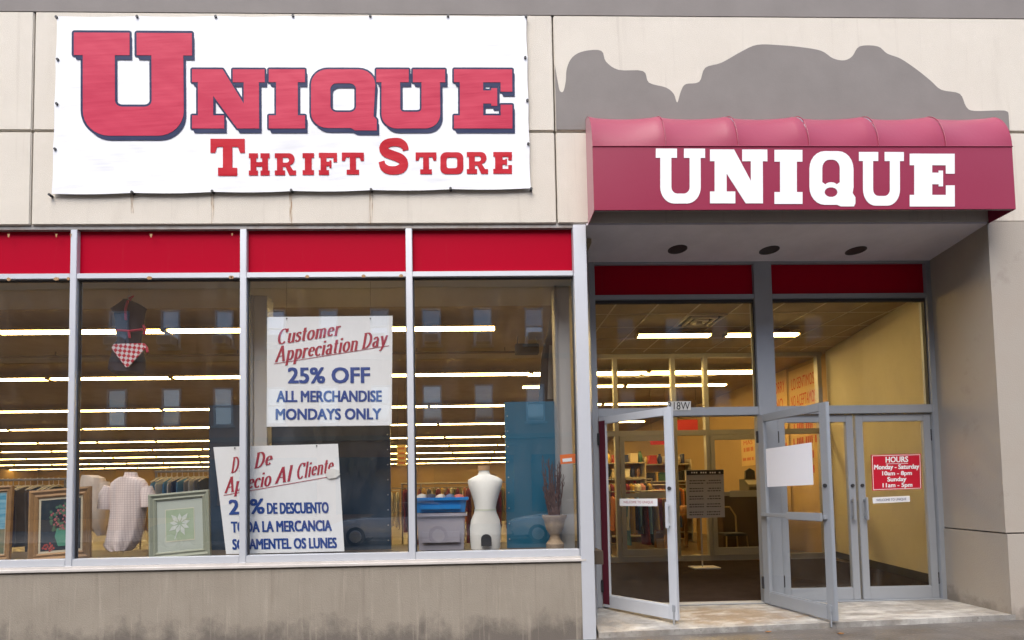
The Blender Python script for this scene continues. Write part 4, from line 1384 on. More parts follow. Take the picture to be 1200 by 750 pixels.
mb = MB(); mb.tube([at(168, 403, yo - .1), at(172, 408, yo - .1), at(173, 413, yo - .1)], .014, 6); mb.build('apron_tie', RIB, oc)
q = at(150, 352, yo); mb = MB(); mb.tube([(q.x, yo, q.z - .02), (q.x, yo, q.z + .04), (q.x + .03, yo, q.z + .07), (q.x + .01, yo, q.z + .1), (q.x, yo, ZC - .002)], .004, 6)
mb.tube([at(136, 359, yo), at(150, 353, yo), at(166, 358, yo)], .006, 6); mb.build('hanger', mat('hanger_wire', (.5, .5, .5), .4, .7), oc)

# ------------------------------------------------------------------ papers and signs on the doors
def on_leaf(name, M, x0, x1, z0, z1, y, m, label, cat, tilt=0.0, th=.003):
    mb = MB(); dz = tilt
    mb.prism([M @ Vector(p) for p in ((x0, y, z0), (x1, y, z0 + dz), (x1, y, z1 + dz), (x0, y, z1))], M.to_3x3() @ Vector((0, -th if y < 0 else th, 0)))
    return mb.build(name, m, label=label, cat=cat)


PAPER = mat('white_paper', (.80, .80, .84), .7, bump=.05, bs=15)
on_leaf('paper_sheet', MR_, .10, .72, 1.36, 1.80, -.006, PAPER, 'blank white paper sheet taped to the right open door', 'paper', .012)
STK = mat('sticker_white', (.74, .75, .77), .5)
STR = mat('sticker_red', (.36, .06, .09), .6)
st1 = on_leaf('door_sticker', ML, .25, .72, 1.175, 1.255, -.004, STK, 'long white sticker with red lettering on the left open door', 'sticker')
vs, fs = text2d('WELCOME TO UNIQUE')
mb = MB().mesh2d(vs, fs, lambda x, y: ML @ Vector((.30 + .37 * x, -.0085, 1.20 + .03 * y))); mb.build('lettering', STR, st1)
HR = mat('sign_crimson', (.52, .008, .03), .45)
yh = YD + .03
hs = board('hours_sign', [(1021, 533), (1079, 531.5), (1080, 573), (1022.5, 575)], yh, HR, 'red opening hours sign with white lettering on the closed right door', 'sign', .004)
mb = MB()
for (u0, v0), (u1, v1) in (((1022.2, 534.2), (1078, 532.8)), ((1078, 532.8), (1078.8, 572)), ((1078.8, 572), (1023.6, 573.8)), ((1023.6, 573.8), (1022.2, 534.2))): strip(mb, at(u0, v0, yh - .0015), at(u1, v1, yh - .0015), .006)
strip(mb, at(1038, 543.6, yh - .0015), at(1064, 543, yh - .0015), .005)
mb.build('white_border', WHITE, hs)
sign_text(hs, [('HOURS', (1038, 542), (1064, 541.4), (1038, 535.4)), ('Monday - Saturday', (1024.5, 551.8), (1077, 550.8), (1024.5, 544.8)), ('10am - 8pm', (1034, 558.6), (1068.5, 558), (1034, 552.4)), ('Sunday', (1040, 565.8), (1062, 565.2), (1040, 559.2)),
               ('11am - 5pm', (1034.5, 572.6), (1069, 571.9), (1034.5, 566.4))], yh - .002, WHITE, .04)
st2 = board('door_sticker', [(1022.5, 583), (1066, 581), (1066.5, 588), (1023, 590)], yh, STK, 'long white sticker below the red opening hours sign', 'sticker', .003)
sign_text(st2, [('WELCOME TO UNIQUE', (1027, 588), (1062, 586.5), (1027, 584.8))], yh - .002, mat('sticker_ink', (.22, .23, .3), .6), .03)

# ------------------------------------------------------------------ lettered notices on the inner wall to the right
NB = mat('notice_board', (.62, .42, .17), .7, var=.2, vs=2)
RL = mat('notice_red', (.50, .05, .02), .7)
XW = 6.98


def wall_notice(rows, u0, u1, v0, v1, label, blind=()):
    A, B_, C_, D_ = atx(u0, v0, XW), atx(u1, v0 + (v1 - v0) * .0, XW), atx(u1, v1, XW), atx(u0, v1, XW)
    y0, y1 = A.y, B_.y
    z1 = max(A.z, B_.z); z0 = min(C_.z, D_.z)
    mb = MB(); mb.box(XW, XW + .015, y1, y0, z0, z1); o = mb.build('wall_notice', NB, label=label, cat='notice')
    mb = MB()
    for s, f0, f1, t0, t1 in rows:              # along the wall (0 = far end), up the board
        vs, fs = text2d(s)
        mb.mesh2d(vs, fs, lambda x, y: Vector((XW - .004, y0 + (y1 - y0) * (f0 + (f1 - f0) * x), z0 + (z1 - z0) * (t0 + (t1 - t0) * y))))
    for f0, f1, t0, t1 in blind:                # lines too small to read: rows of strokes
        n = max(3, int((f1 - f0) * 16))
        for i in range(n):
            a0 = f0 + (f1 - f0) * (i + .1) / n; a1 = f0 + (f1 - f0) * (i + .72) / n
            if (i * 7 + int(t0 * 50)) % 5 == 0: continue
            yy = lambda f: y0 + (y1 - y0) * f
            zz_ = lambda t: z0 + (z1 - z0) * t
            mb.poly([(XW - .004, yy(a0), zz_(t0)), (XW - .004, yy(a1), zz_(t0)), (XW - .004, yy(a1), zz_(t1)), (XW - .004, yy(a0), zz_(t1))])
    mb.build('lettering', RL, o)
    return o


wall_notice([('LO SENTIMOS', .1, .93, .86, .94), ('NO ACEPTAMOS', .06, .97, .74, .82)], 924, 956, 436, 600, 'large yellow notice in red lettering, LO SENTIMOS NO ACEPTAMOS, behind the open right door',
            [(.12, .9, .57, .62), (.08, .95, .47, .52), (.1, .9, .37, .42), (.1, .9, .27, .32)])
wall_notice([('SORRY', .15, .9, .85, .93), ('NO', .3, .75, .73, .81)], 903, 921, 440, 600, 'yellow notice in red lettering beginning SORRY NO, behind the centre post', [(.1, .9, .56, .61), (.1, .9, .44, .49)])
wall_notice([('NO', .3, .8, .8, .93), ('MAS', .2, .85, .62, .75)], 868, 884, 508, 545, 'small yellow notice in red capitals above the checkout counter', [(.2, .9, .42, .54), (.1, .9, .15, .24)])

# the notice on a floor stand
ys = 3.6
P = [(804, 551), (848, 550), (849.5, 606), (805.5, 607.5)]
q0 = at(826, 667, ys)
ns = empty('notice_stand', (at(826, 600, ys).x, ys, .006), 'grey printed notice on a thin floor stand inside the doorway', 'sign stand')
mb = MB(); mb.prism([at(u, v, ys) for u, v in P], (0, .02, 0)); nb = mb.build('notice_board', mat('notice_grey', (.42, .41, .43), .6), ns)
mb = MB(); mb.prism([at(u, v, ys - .006) for u, v in ((804.5, 551.5), (847.8, 550.5), (848, 555.8), (804.8, 556.8))], (0, .005, 0)); mb.build('header', BLACK, nb)
rnd = random.Random(2)
mb = MB()
for r in range(5):
    for l in range(2):
        v = 563 + r * 9.2 + l * 3
        u = 808.0
        while u < 844:
            wd = rnd.uniform(1.2, 3.2)
            if not 824 < u < 828: mb.poly([at(a_, b_, ys - .003) for a_, b_ in ((u, v - (u - 804) * .02), (min(u + wd, 845), v - (u - 804) * .02), (min(u + wd, 845), v + 1.1 - (u - 804) * .02), (u, v + 1.1 - (u - 804) * .02))])
            u += wd + .8
mb.build('small_print', BLACK, nb)
mb = MB()
for k in range(13):
    u = 810 + k * 2.7
    if k % 4 != 3: mb.poly([at(a_, b_, ys - .008) for a_, b_ in ((u, 553), (u + 1.7, 553), (u + 1.7, 554.6), (u, 554.6))])
mb.build('header_print', WHITE, nb)
xs_ = at(822, 600, ys).x
mb = MB(); mb.tube([(xs_, ys + .03, .02), (xs_, ys + .03, 1.3)], .012, 8); mb.build('pole', ALUI, ns)
mb = MB(); mb.box(xs_ - .2, xs_ + .25, ys - .12, ys + .16, .007, .03, .006); mb.build('base', mat('stand_base', (.45, .42, .38), .5), ns)

# ------------------------------------------------------------------ shop lights
TUBE = emit('fluorescent_tube', (1.0, .68, .24), 14)
HOUS = mat('light_housing', (.45, .36, .2), .5)
def make_light():
    r = empty('ceiling_light', (0, 0, 0))
    mb = MB(); mb.prism([(-1.22, -.06, 0), (-1.22, .06, 0), (-1.22, .11, -.05), (-1.22, .1, -.055), (-1.22, .05, -.03), (-1.22, -.05, -.03), (-1.22, -.1, -.055), (-1.22, -.11, -.05)], (2.44, 0, 0)); mb.build('housing', HOUS, r)
    for y in (-.032, .032):
        mb = MB(); mb.tube([(-1.2, y, -.058), (1.2, y, -.062)], .021, 8); mb.build('tube', TUBE, r)
    mb = MB()
    for x in (-1.215, 1.215): mb.box(x - .012, x + .012, -.09, .09, -.085, -.031, .003)
    mb.build('end_socket', HOUS, r)
    return r
proto = make_light()
used = False
ordn = ['first', 'second', 'third', 'fourth', 'fifth', 'sixth', 'seventh', 'eighth', 'ninth']
rowsY = [2.65, 5.65, 9.5, 13.2, 17.4, 21.2, 25.6, 30.5, 35.5]
for ri, yr in enumerate(rowsY):
    if ri == 0: xl = [-8.35 + 2.5 * k for k in range(4)]
    else: xl = [5.0 - 2.5 * k for k in range(2 + int((.93 * (yr + 5.1) + 5.0) / 2.5))]
    for x in xl:
        if ri == 1 and 0.2 < x < 1.6: continue
        lb = 'twin tube fluorescent ceiling light in the %s row back from the display windows' % ordn[ri]
        if not used:
            proto.location = (x, yr, 3.93); tag(proto, lb, 'ceiling light', 'fluorescent lights in the %s row' % ordn[ri]); used = True
        else:
            copy_tree(proto, (x, yr, 3.93), lb, 'fluorescent lights in the %s row' % ordn[ri])['category'] = 'ceiling light'
for x, lb in ((at(789, 393, 3.2).x, 'twin tube fluorescent light over the vestibule, left of its pair'), (at(892, 393, 3.2).x, 'twin tube fluorescent light over the vestibule, right of its pair')):
    o = copy_tree(proto, (x, 3.2, 3.96), lb, 'vestibule lights'); o['category'] = 'ceiling light'; o.scale = (.5, 1, 1)
for x, yv in ((2.4, 5.75), (4.9, 5.75), (2.4, 7.0), (4.9, 7.0)):  # extra fixtures, added to brighten the dark shelves past the inner front
    o = copy_tree(proto, (x, yv, 3.93), 'added twin tube fluorescent light brightening the shelves past the inner glass front', 'added lights past the inner doors'); o['category'] = 'ceiling light'

q = at(825, 379, 2.6)
cv = empty('ceiling_vent', (q.x, 2.75, ZC - .002), 'square slatted air vent in the vestibule ceiling', 'air vent')
mb = MB()
for s_ in (.30, .2, .1):
    for xa, xb, ya, yb_ in ((-s_, s_, -s_, -s_ + .03), (-s_, s_, s_ - .03, s_), (-s_, -s_ + .03, -s_ + .031, s_ - .031), (s_ - .03, s_, -s_ + .031, s_ - .031)): mb.box(q.x + xa, q.x + xb, 2.75 + ya, 2.75 + yb_, ZC - .02 - (.3 - s_) * .1, ZC - .004)
mb.build('slats', mat('vent_metal', (.55, .5, .42), .5), cv)
mb = MB(); mb.box(q.x - .26, q.x + .26, 2.49, 3.01, ZC - .0038, ZC - .0012); mb.build('duct_opening', DARK, cv)
p, q = at(604, 402.5, 3.4), at(632, 413.5, 3.4)
mb = MB(); mb.box(p.x, q.x, 3.4, 3.55, q.z, p.z, .01); sp_ = mb.build('ceiling_speaker', DARK, label='small dark rectangular box hung from the ceiling beside the dark coat', cat='speaker')
for x in (p.x + .04, q.x - .04):
    mb = MB(); mb.tube([(x, 3.47, p.z - .005), (x, 3.47, ZC - .003)], .006, 6); mb.build('hanger_rod', DARK, sp_)

# ------------------------------------------------------------------ racks of clothes
GC = {'black': (.02, .02, .022), 'navy': (.03, .045, .11), 'white': (.62, .60, .55), 'sky blue': (.13, .32, .55), 'grey': (.24, .24, .25), 'maroon': (.20, .015, .03), 'tan': (.45, .30, .16), 'olive': (.16, .15, .06),
      'pink': (.55, .25, .27), 'teal': (.03, .2, .22), 'rust': (.40, .13, .04), 'mustard': (.5, .32, .05)}
GM = {k: cloth('garment_' + k.replace(' ', '_'), v) for k, v in GC.items()}
HW = mat('hanger_plastic', (.68, .64, .56), .5)
GP = {}
rg = random.Random(21)


def garment_mesh(kind):
    mb = MB()
    L_ = {'shirt': .78, 'dress': 1.0, 'jacket': .7}[kind]
    rws = []
    for t, dw, th in ((0, .05, .012), (.03, .12, .025), (.06, .20, .032), (.09, .225, .035), (.25, .22, .038), (.6, .21, .040), (.85, .215, .043), (1, .22, .045)):
        rws.append([(th * math.cos(k) * (1 + .25 * math.sin(3 * k + 9 * t)), dw * math.sin(k), -.10 - t * L_) for k in [i * 2 * math.pi / 14 for i in range(14)]])
    mb.rings(rws)
    return mb


def place_garment(x, y, z, colour, kind, label, group, hanger):
    key = (colour, kind, hanger)
    if key not in GP:
        o = garment_mesh(kind).build('garment', GM[colour], smooth=True, loc=(0, 0, 0))
        if hanger:
            mb = MB(); mb.tube([(0, -.21, -.145), (0, -.1, -.10), (0, 0, -.075), (0, .1, -.10), (0, .21, -.145)], .009, 6); mb.tube([(0, 0, -.075), (0, 0, -.015), (0, .02, .012), (0, .0, .022), (0, -.02, .01)], .004, 5); mb.build('hanger', HW, o)
        GP[key] = o
    else:
        o = copy_tree(GP[key])
    o.location = (x, y, z)
    o.rotation_euler = (rg.uniform(-.04, .04), rg.uniform(-.05, .05), rg.uniform(-.12, .12))
    tag(o, label, 'garment', group)
    return o


RACKM = mat('rack_chrome', (.35, .34, .33), .3, .8)
def rack(x0, x1, y, z, where):
    r = empty('clothes_rack', ((x0 + x1) / 2, y, 0), 'chrome clothes rail on two posts ' + where, 'clothes rack')
    mb = MB(); mb.tube([(x0 - .05, y, z), (x1 + .05, y, z)], .016, 8); mb.build('rail', RACKM, r)
    for x in (x0 - .03, x1 + .03):
        mb = MB(); mb.tube([(x, y, .03), (x, y, z)], .016, 8); mb.tube([(x, y - .28, .03), (x, y + .28, .03)], .016, 8); mb.build('post', RACKM, r)


def fill_rack(x0, x1, y, z, cols, where, step, hanger=False):
    rack(x0, x1, y, z, where)
    x = x0 + .03
    while x < x1 - .02:
        cl = rg.choice(cols)
        k = rg.choice(['shirt', 'shirt', 'dress', 'jacket'])
        place_garment(x, y, z, cl, k, '%s garment on the rail %s' % (cl, where), '%s garments %s' % (cl, where), hanger)
        x += step * rg.uniform(.8, 1.25)


p, q = at(-40, 566, 1.9), at(74, 562, 1.9)
fill_rack(p.x, q.x, 1.9, p.z + .03, ['black', 'black', 'black', 'navy'], 'behind the gilt flower painting', .075, True)
p, q = at(186, 557, 2.0), at(246, 556, 2.0)
fill_rack(p.x, q.x, 2.0, p.z + .05, ['sky blue', 'white', 'black', 'grey', 'navy', 'grey', 'white'], 'behind the sage green frame', .07, True)
ALLC = list(GC)
spots = [(-7.2, -5.0, 6.2), (-4.4, -2.2, 6.4), (-1.3, .7, 4.4), (-9.5, -6.8, 10.5), (-6.0, -3.4, 10.8), (-2.6, .2, 9.8), (-10, -7, 15), (-6, -3, 15.2), (-2, 1, 15)]
wh = ['in the mid shop behind the leftmost window', 'in the mid shop behind the shirts', 'behind the blue box and dress form', 'far back beyond the seascape', 'far back beyond the dark costume', 'far back beyond the dress form',
      'deep in the shop to the left', 'deep in the shop at the centre', 'deep in the shop beyond the teal panel']
for (xa, xb, y), wn in zip(spots, wh):
    cols = ['maroon', 'maroon', 'rust', 'navy'] if y == 4.4 else ALLC
    fill_rack(xa, xb, y, 1.55, cols, wn, .155)

fill_rack(2.75, 4.1, 6.7, 1.62, ['rust', 'mustard', 'white', 'maroon', 'teal', 'pink', 'black'], 'just past the inner left door', .085)
fill_rack(2.85, 4.05, 5.5, 1.34, ['mustard', 'rust', 'white', 'tan', 'black', 'maroon', 'sky blue'], 'right behind the inner left door', .07)
fill_rack(4.55, 5.6, 8.05, 1.5, ['rust', 'mustard', 'pink', 'olive', 'navy', 'white'], 'past the notice stand', .075)
fill_rack(3.3, 4.6, 12.5, 1.6, ALLC, 'behind the wooden shelving', .12)
fill_rack(-1.2, .9, 6.8, 1.6, ['tan', 'mustard', 'rust', 'olive', 'white', 'maroon'], 'beyond the grey tote', .11)
# a yellow poster, tall rear shelving
q0, q1 = at(465, 521, 7), at(476, 546, 7)
ps = MB().box(q0.x, q1.x, 7, 7.01, q1.z, q0.z).build('hanging_poster', mat('yellow_poster', (.66, .48, .14), .7), label='narrow yellow poster hanging from the ceiling beyond the sale sign', cat='poster')
mb = MB()
for k in range(4):
    z = q0.z - (q0.z - q1.z) * (.18 + k * .22); mb.box(q0.x + .03, q1.x - .03, 6.994, 6.998, z - .03, z + .02)
mb.build('printed_block', mat('poster_orange', (.6, .2, .04), .7), ps)
mb = MB()
for x in (q0.x + .02, q1.x - .02): mb.tube([(x, 7.005, q0.z), (x, 7.005, ZC - .002)], .003, 4)
mb.build('hanging_wire', DARK, ps)

WOOD = mat('golden_wood', (.40, .23, .08), .5, var=.4, vs=4, stretch=(1, 1, .3))
SHELFM = mat('shelf_metal', (.42, .36, .26), .5)


def shelving(x0, x1, y, n, label, m=SHELFM, h=2.2):
    r = empty('shelving_unit', ((x0 + x1) / 2, y, 0), label, 'shelving')
    mb = MB(); mb.box(x0, x1, y + .36, y + .38, .02, h); mb.build('back_panel', WOOD, r)
    for x in (x0, x1 - .03):
        mb = MB(); mb.box(x, x + .03, y, y + .359, 0, h); mb.build('side_panel', m, r)
    zs = []
    for k in range(n):
        z = .2 + k * (h - .35) / (n - 1)
        mb = MB(); mb.box(x0 + .031, x1 - .031, y, y + .359, z, z + .025); mb.build('shelf', m, r)
        zs.append(z + .0255)
    return zs


def stock(x0, x1, y, zs, where, kinds):
    ri = random.Random(int(abs(x0 * 97 + y * 31)))
    cols = [('cream', (.6, .5, .35)), ('red', (.5, .04, .03)), ('brown', (.2, .1, .05)), ('white', (.7, .66, .58)), ('dark green', (.04, .12, .06)), ('navy', (.03, .04, .12)), ('yellow', (.6, .4, .06)), ('black', (.02, .02, .02))]
    proto_ = {}
    for z in zs:
        x = x0 + .05
        while x < x1 - .16:
            kd = ri.choice(kinds); cn, cc_ = ri.choice(cols)
            s_ = ri.uniform(.85, 1.15)
            wd = {'book': .045, 'vase': .13, 'box': .19}[kd] * s_
            key = (kd, cn)
            if key not in proto_:
                m = mat('stock_' + cn.replace(' ', '_'), cc_, .5, var=.2, vs=8)
                mb = MB()
                if kd == 'book':
                    mb.box(-.02, .02, -.1, .1, 0, .24, .004)
                    o = mb.build('book', m, loc=(0, 0, 0)); mb = MB(); mb.box(-.015, .015, -.098, .101, .241, .243); mb.build('pages', PAPER, o)
                elif kd == 'vase':
                    mb.lathe(0, 0, [(.03, 0), (.045, .02), (.06, .1), (.05, .17), (.025, .22), (.035, .25), (.028, .25), (.02, .21)], 14)
                    o = mb.build('vase', m, smooth=True, loc=(0, 0, 0))
                else:
                    mb.box(-.09, .09, -.1, .1, 0, .18, .006)
                    o = mb.build('box', m, loc=(0, 0, 0)); mb = MB(); mb.box(-.095, .095, -.105, .105, .1805, .21, .005); mb.build('lid', m, o)
                proto_[key] = o
            else:
                o = copy_tree(proto_[key])
            o.location = (x + wd / 2, y + .17, z + .0005); o.scale = (s_, s_, s_)
            tag(o, '%s %s standing on the shelves %s' % (cn, kd, where), kd, '%s %ss on the shelves %s' % (cn, kd, where))
            x += wd + ri.uniform(.0, .04)


za = shelving(2.7, 4.35, 7.7, 6, 'tall golden wooden shelving seen through the left open door')
stock(2.7, 4.35, 7.7, za[1:], 'through the left open door', ['book', 'vase', 'box'])
za = shelving(4.4, 5.9, 8.6, 5, 'tall golden wooden shelving behind the notice stand')
stock(4.4, 5.9, 8.6, za[2:], 'behind the notice stand', ['vase', 'box', 'book'])
REDS = mat('red_fabric_sign', (.33, .006, .012), .6)
for (u0, v0, u1, v1, y), lb in (((762, 508, 782, 521, 8.0), 'small red banner hung above the left hand shelving'), ((794, 492, 818, 506, 8.0), 'larger red banner hung above the shelving behind the notice')):
    p, q = at(u0, v0, y), at(u1, v1, y)
    mb = MB(); mb.box(p.x, q.x, y, y + .02, q.z, p.z); o = mb.build('red_banner', REDS, label=lb, cat='banner')
    mb = MB()
    for x in (p.x + .03, q.x - .03): mb.tube([(x, y + .01, p.z), (x, y + .01, ZC - .003)], .004, 5)
    mb.build('hanging_wire', DARK, o)
# checkout counter beyond the inner doors
p, q = at(846, 577, 5.6), at(892, 577, 5.6)
ct = MB().box(p.x, q.x + .25, 5.6, 6.3, .0, p.z - .05, .01).build('checkout_counter', mat('dark_counter', (.05, .028, .015), .4, var=.3, vs=5), label='dark wooden checkout counter with a pale top beyond the inner door', cat='counter')
mb = MB(); mb.box(p.x - .04, q.x + .29, 5.55, 6.33, p.z - .049, p.z, .008); mb.build('countertop', mat('pale_countertop', (.55, .48, .36), .4), ct)
zc = p.z
x0 = at(873, 560, 5.9).x
cr = MB().prism([(x0, 5.75, zc + .001), (x0, 6.15, zc + .001), (x0, 6.15, zc + .28), (x0, 6.0, zc + .28), (x0, 5.75, zc + .1)], (.34, 0, 0)).build('cash_register', mat('register_plastic', (.05, .045, .035), .4), label='dark cash register on the checkout counter', cat='cash register')
mb = MB(); mb.prism([(x0 + .06, 5.99, zc + .282), (x0 + .28, 5.99, zc + .282), (x0 + .27, 5.99, zc + .46), (x0 + .16, 5.99, zc + .52), (x0 + .07, 5.99, zc + .46)], (0, .05, 0)); mb.build('display', BLACK, cr)
mb = MB(); mb.poly([(x0 + .03, 5.83, zc + .16), (x0 + .31, 5.83, zc + .16), (x0 + .31, 5.97, zc + .262), (x0 + .03, 5.97, zc + .262)]); mb.build('keypad', mat('keypad_grey', (.3, .28, .22), .5), cr)
# chair with rounded back in front of the counter
CHM = mat('chair_frame', (.32, .22, .10), .4, .2)
cx_, cy_ = at(858, 600, 5.1).x, 5.15
ch = empty('chair', (cx_, cy_, 0), 'rounded tan chair in front of the checkout counter', 'chair')
mb = MB(); mb.box(cx_ - .22, cx_ + .22, cy_ - .2, cy_ + .22, .42, .47, .015); mb.build('seat', DARK, ch)
mb = MB(); mb.tube([(cx_ - .2, cy_ + .2, .45), (cx_ - .22, cy_ + .25, .8), (cx_ - .12, cy_ + .28, .98), (cx_ + .12, cy_ + .28, .98), (cx_ + .22, cy_ + .25, .8), (cx_ + .2, cy_ + .2, .45)], .018, 8); mb.build('back_frame', CHM, ch, smooth=True)
for sx in (-1, 1):
    for sy in (-1, 1):
        mb = MB(); mb.tube([(cx_ + sx * .2, cy_ + sy * .19, .42), (cx_ + sx * .23, cy_ + sy * .22, .0)], .014, 8); mb.build('leg', CHM, ch)
# low tables of goods just inside, left of the doors
p = at(712, 600, 6.4)
tb = empty('sale_table', (4.6, 6.6, 0), 'low wooden sale table piled with yellow and red cloth', 'table')
mb = MB(); mb.box(4.2, 5.05, 6.2, 7.0, .78, .82, .005); mb.build('tabletop', WOOD, tb)
for x in (4.25, 5.0):
    for y in (6.25, 6.95): mb = MB(); mb.box(x - .03, x + .03, y - .03, y + .03, 0, .779); mb.build('leg', WOOD, tb)
rnd = random.Random(9)
for k, (cn, cl) in enumerate((('yellow', (.6, .38, .05)), ('bright red', (.5, .02, .02)), ('brown', (.2, .1, .05)), ('cream', (.6, .5, .35)))):
    x, y = 4.34 + .19 * k, 6.4 + .12 * (k % 2)
    mb = MB(); mb.rings([[(x + (.11 + .03 * rnd.random()) * s_ * math.cos(t), y + .14 * s_ * math.sin(t), .821 + h + .012 * rnd.random() * (h > 0)) for t in [i * .45 for i in range(14)]] for s_, h in ((1, 0), (1.05, .08), (.8, .15), (.2, .18))])
    mb.build('cloth_pile', mat('pile_' + cn.replace(' ', '_'), cl, .9, bump=.3, bs=40), smooth=True, label='%s crumpled cloth heap on the low sale table' % cn, cat='cloth')

# ------------------------------------------------------------------ the street behind the camera, seen in the glass
BRK = mat('brown_brick', (.40, .22, .12), .85, var=.4, vs=1.5, col2=(.32, .17, .09), bump=.3, bs=30, world=True)
OB = empty('brick_building', (0, -22, 0), 'tall brown brick apartment house across the street', 'apartment building')
mb = MB(); mb.box(-42, 42, -32, -22.0, -.3, 18.5); mb.build('wall', BRK, OB)
mb = MB()
for z in (4.3, 8.6, 12.5, 16.6): mb.box(-42, 42, -21.99, -21.85, z, z + .25)
mb.build('stone_band', mat('brown_stone', (.26, .19, .13), .8), OB)
SASH = mat('white_sash', (.5, .5, .5), .5)
WPAN = mat('sky_mirror_pane', (.86, .88, .90), .06, .75)  # pale mirror-like colour puts sky reflections into the panes; tones vary like blinds
_t = WPAN.node_tree
_oi = _t.nodes.new('ShaderNodeObjectInfo'); _mr = _t.nodes.new('ShaderNodeMapRange'); _mr.inputs[3].default_value = .35; _mr.inputs[4].default_value = 1.0
_hs = _t.nodes.new('ShaderNodeMix'); _hs.data_type = 'RGBA'; _hs.inputs[6].default_value = (.12, .12, .12, 1); _hs.inputs[7].default_value = (.86, .86, .85, 1)
_t.links.new(_oi.outputs['Random'], _mr.inputs[0]); _t.links.new(_mr.outputs[0], _hs.inputs[0]); _t.links.new(_hs.outputs[2], _t.nodes['Principled BSDF'].inputs['Base Color'])
WDRK = mat('dark_pane', (.08, .09, .1), .1)
wf = None
ri = random.Random(4)
for z0 in (5.2, 9.35, 13.4):
    for k in range(-7, 8):
        x = k * 2.75 + .6
        if wf is None:
            mb = MB()
            for xa, xb, za, zb in ((-.5, .5, 0, .08), (-.5, .5, 1.92, 2.0), (-.5, -.42, .081, 1.919), (.42, .5, .081, 1.919), (-.419, .419, .96, 1.04)): mb.box(xa, xb, 0, .1, za, zb)
            wf = mb.build('window', SASH, loc=(0, 0, 0))
            mb = MB(); mb.box(-.419, .419, .02, .05, 1.041, 1.919); mb.build('upper_pane', WPAN, wf)
            mb = MB(); mb.box(-.419, .419, .02, .05, .081, .959); mb.build('lower_pane', WPAN, wf)
            mb = MB(); mb.box(-.6, .6, 0, .16, -.12, -.001); mb.build('sill', mat('sill_grey', (.4, .37, .33), .8), wf)
            o = wf
        else:
            o = copy_tree(wf)
        o.parent = OB
        o.location = (x, .005, z0)
        if (k * 3 + int(z0)) % 3 == 0:
            mb = MB(); mb.box(x - .38, x + .38, -21.99 + .12, -21.35, z0 + .05, z0 + .5, .02); ac = mb.build('air_conditioner', mat('ac_cream', (.5, .48, .42), .5), OB)
            mb = MB(); mb.box(x - .32, x + .32, -21.349, -21.34, z0 + .1, z0 + .45); mb.build('grille', mat('ac_grille', (.2, .2, .19), .6), ac)
for k in range(-5, 6):
    mb = MB(); mb.box(k * 5.2 - 2.1, k * 5.2 + 2.1, -21.995, -21.93, .4, 3.4); mb.build('shop_window', WDRK, OB)


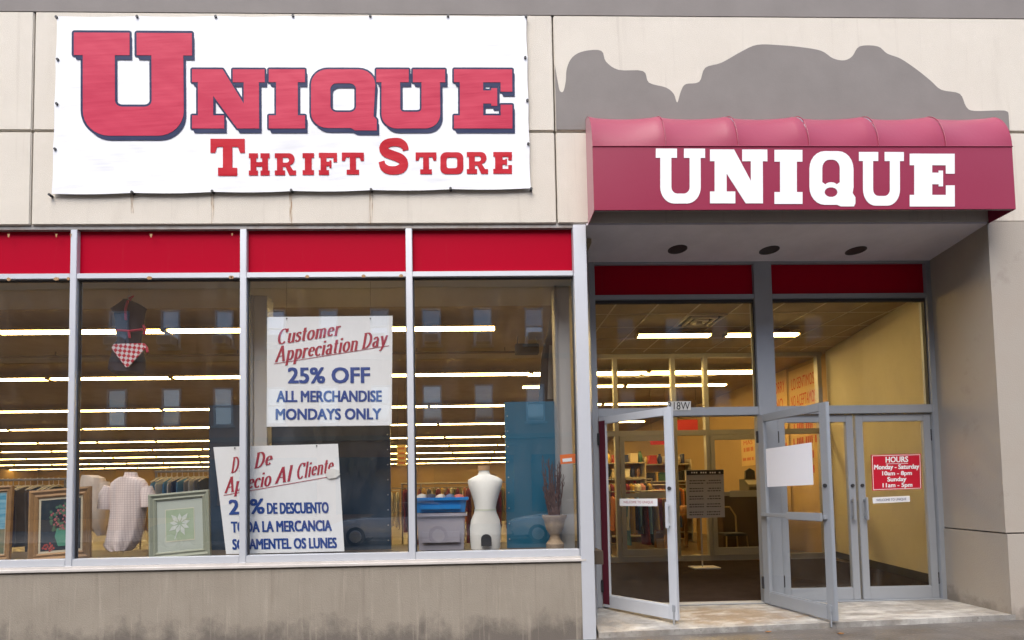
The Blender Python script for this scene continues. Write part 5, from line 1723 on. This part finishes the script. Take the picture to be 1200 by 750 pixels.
def car(x, y, rz, colour, label, first=[None]):
    r = empty('parked_car', (0, 0, 0))
    P_ = mat('car_paint_' + colour[0], colour[1], .25, .2, coat=.8)
    lower = [(-2.2, .28), (2.2, .28), (2.28, .5), (2.22, .72), (1.9, .84), (1.0, .93), (-1.75, .98), (-2.2, .9), (-2.27, .6)]
    mb = MB()
    rws = []
    for yy, s_, dz in ((-.87, .96, 0), (-.84, .99, .0), (-.6, 1, .01), (0, 1, .02), (.6, 1, .01), (.84, .99, 0), (.87, .96, 0)):
        rws.append([(px_ * s_, yy, .28 + (pz_ - .28) * (1 if abs(yy) < .86 else .93) + dz * (pz_ > .6)) for px_, pz_ in lower])
    mb.rings(rws); mb.build('body', P_, r, smooth=True)
    cab = [(-1.75, .97), (-1.35, 1.36), (-.6, 1.45), (.1, 1.42), (1.0, .93)]
    mb = MB()
    rws = [[(px_, (.80 - .16 * (pz_ - .93) / .5) * s_, pz_) for px_, pz_ in cab] for s_ in (-1, -.5, .5, 1)]
    mb.rings(rws); mb.build('cabin_glass', WDRK, r, smooth=True)
    mb = MB(); mb.rings([[(px_, s_ * .66, pz_ + .012 - .01 * abs(s_)) for px_, pz_ in ((-1.42, 1.36), (-.6, 1.452), (.12, 1.425), (.12, 1.39), (-.6, 1.41), (-1.42, 1.32))] for s_ in (-1, 0, 1)]); mb.build('roof', P_, r, smooth=True)
    for px_ in (-1.38, 1.38):
        for s_ in (-1, 1):
            mb = MB()
            mb.rings([[(px_ + rr * math.cos(t), s_ * .80 + dy, .32 + rr * math.sin(t)) for t in [k * 2 * math.pi / 22 for k in range(22)]] for rr, dy in ((.30, -.1), (.32, -.08), (.32, .08), (.30, .1))])
            wl_ = mb.build('wheel', mat('tyre_rubber', (.02, .02, .02), .8), r, smooth=True)
            mb = MB(); mb.rings([[(px_ + rr * math.cos(t), s_ * (.905 + dd), .32 + rr * math.sin(t)) for t in [k * 2 * math.pi / 16 for k in range(16)]] for rr, dd in ((.21, 0), (.19, .012), (.06, .004), (.05, .02))]); mb.build('rim', mat('alloy_rim', (.5, .5, .5), .3, .8), wl_)
    for s_ in (-1, 1):
        mb = MB(); mb.box(2.2, 2.27, s_ * .45, s_ * .78, .6, .72, .01); mb.build('headlight', mat('lamp_lens', (.7, .7, .72), .1), r)
        mb = MB(); mb.box(-2.28, -2.22, s_ * .45, s_ * .78, .68, .82, .01); mb.build('tail_light', REDS, r)
    r.location = (x, y, -.328); r.rotation_euler.z = rz
    tag(r, label, 'car')


car(3.5, -12.8, math.pi, ('white', (.7, .7, .7)), 'white parked car across the street, showing in the last display pane')
car(-2.6, -12.9, math.pi, ('silver', (.5, .51, .53)), 'silver parked car across the street, beside the white one')
car(-8.6, -12.8, math.pi, ('dark', (.04, .05, .06)), 'dark blue parked car across the street, farthest to the left')

# small fallen leaves on the wet pavement
LF = mat('fallen_leaf', (.42, .17, .02), .6, var=.5, vs=40)
for k, (u, v) in enumerate(((1155, 727), (900, 739), (760, 746), (985, 742))):
    d = ray(u, v); t = (gz(3.6) - CAM.z) / d.z; q = CAM + d * t
    z_ = gz(q.x) - .07 * (.2 - q.y) / 3.4 + .004
    mb = MB(); mb.rings([[(q.x + .03 * sx + .004 * sy, q.y + .012 * sy * (1 - abs(sx)) , z_ + .006 * abs(sy) + .002) for sy in (-1, 0, 1)] for sx in (-1, -.5, 0, .5, .99)], closed=False)
    mb.build('fallen_leaf', LF, label='orange fallen leaf lying on the wet pavement ' + ['by the right pier', 'before the right open door', 'before the left open door', 'in front of the closed doors'][k], cat='leaf')
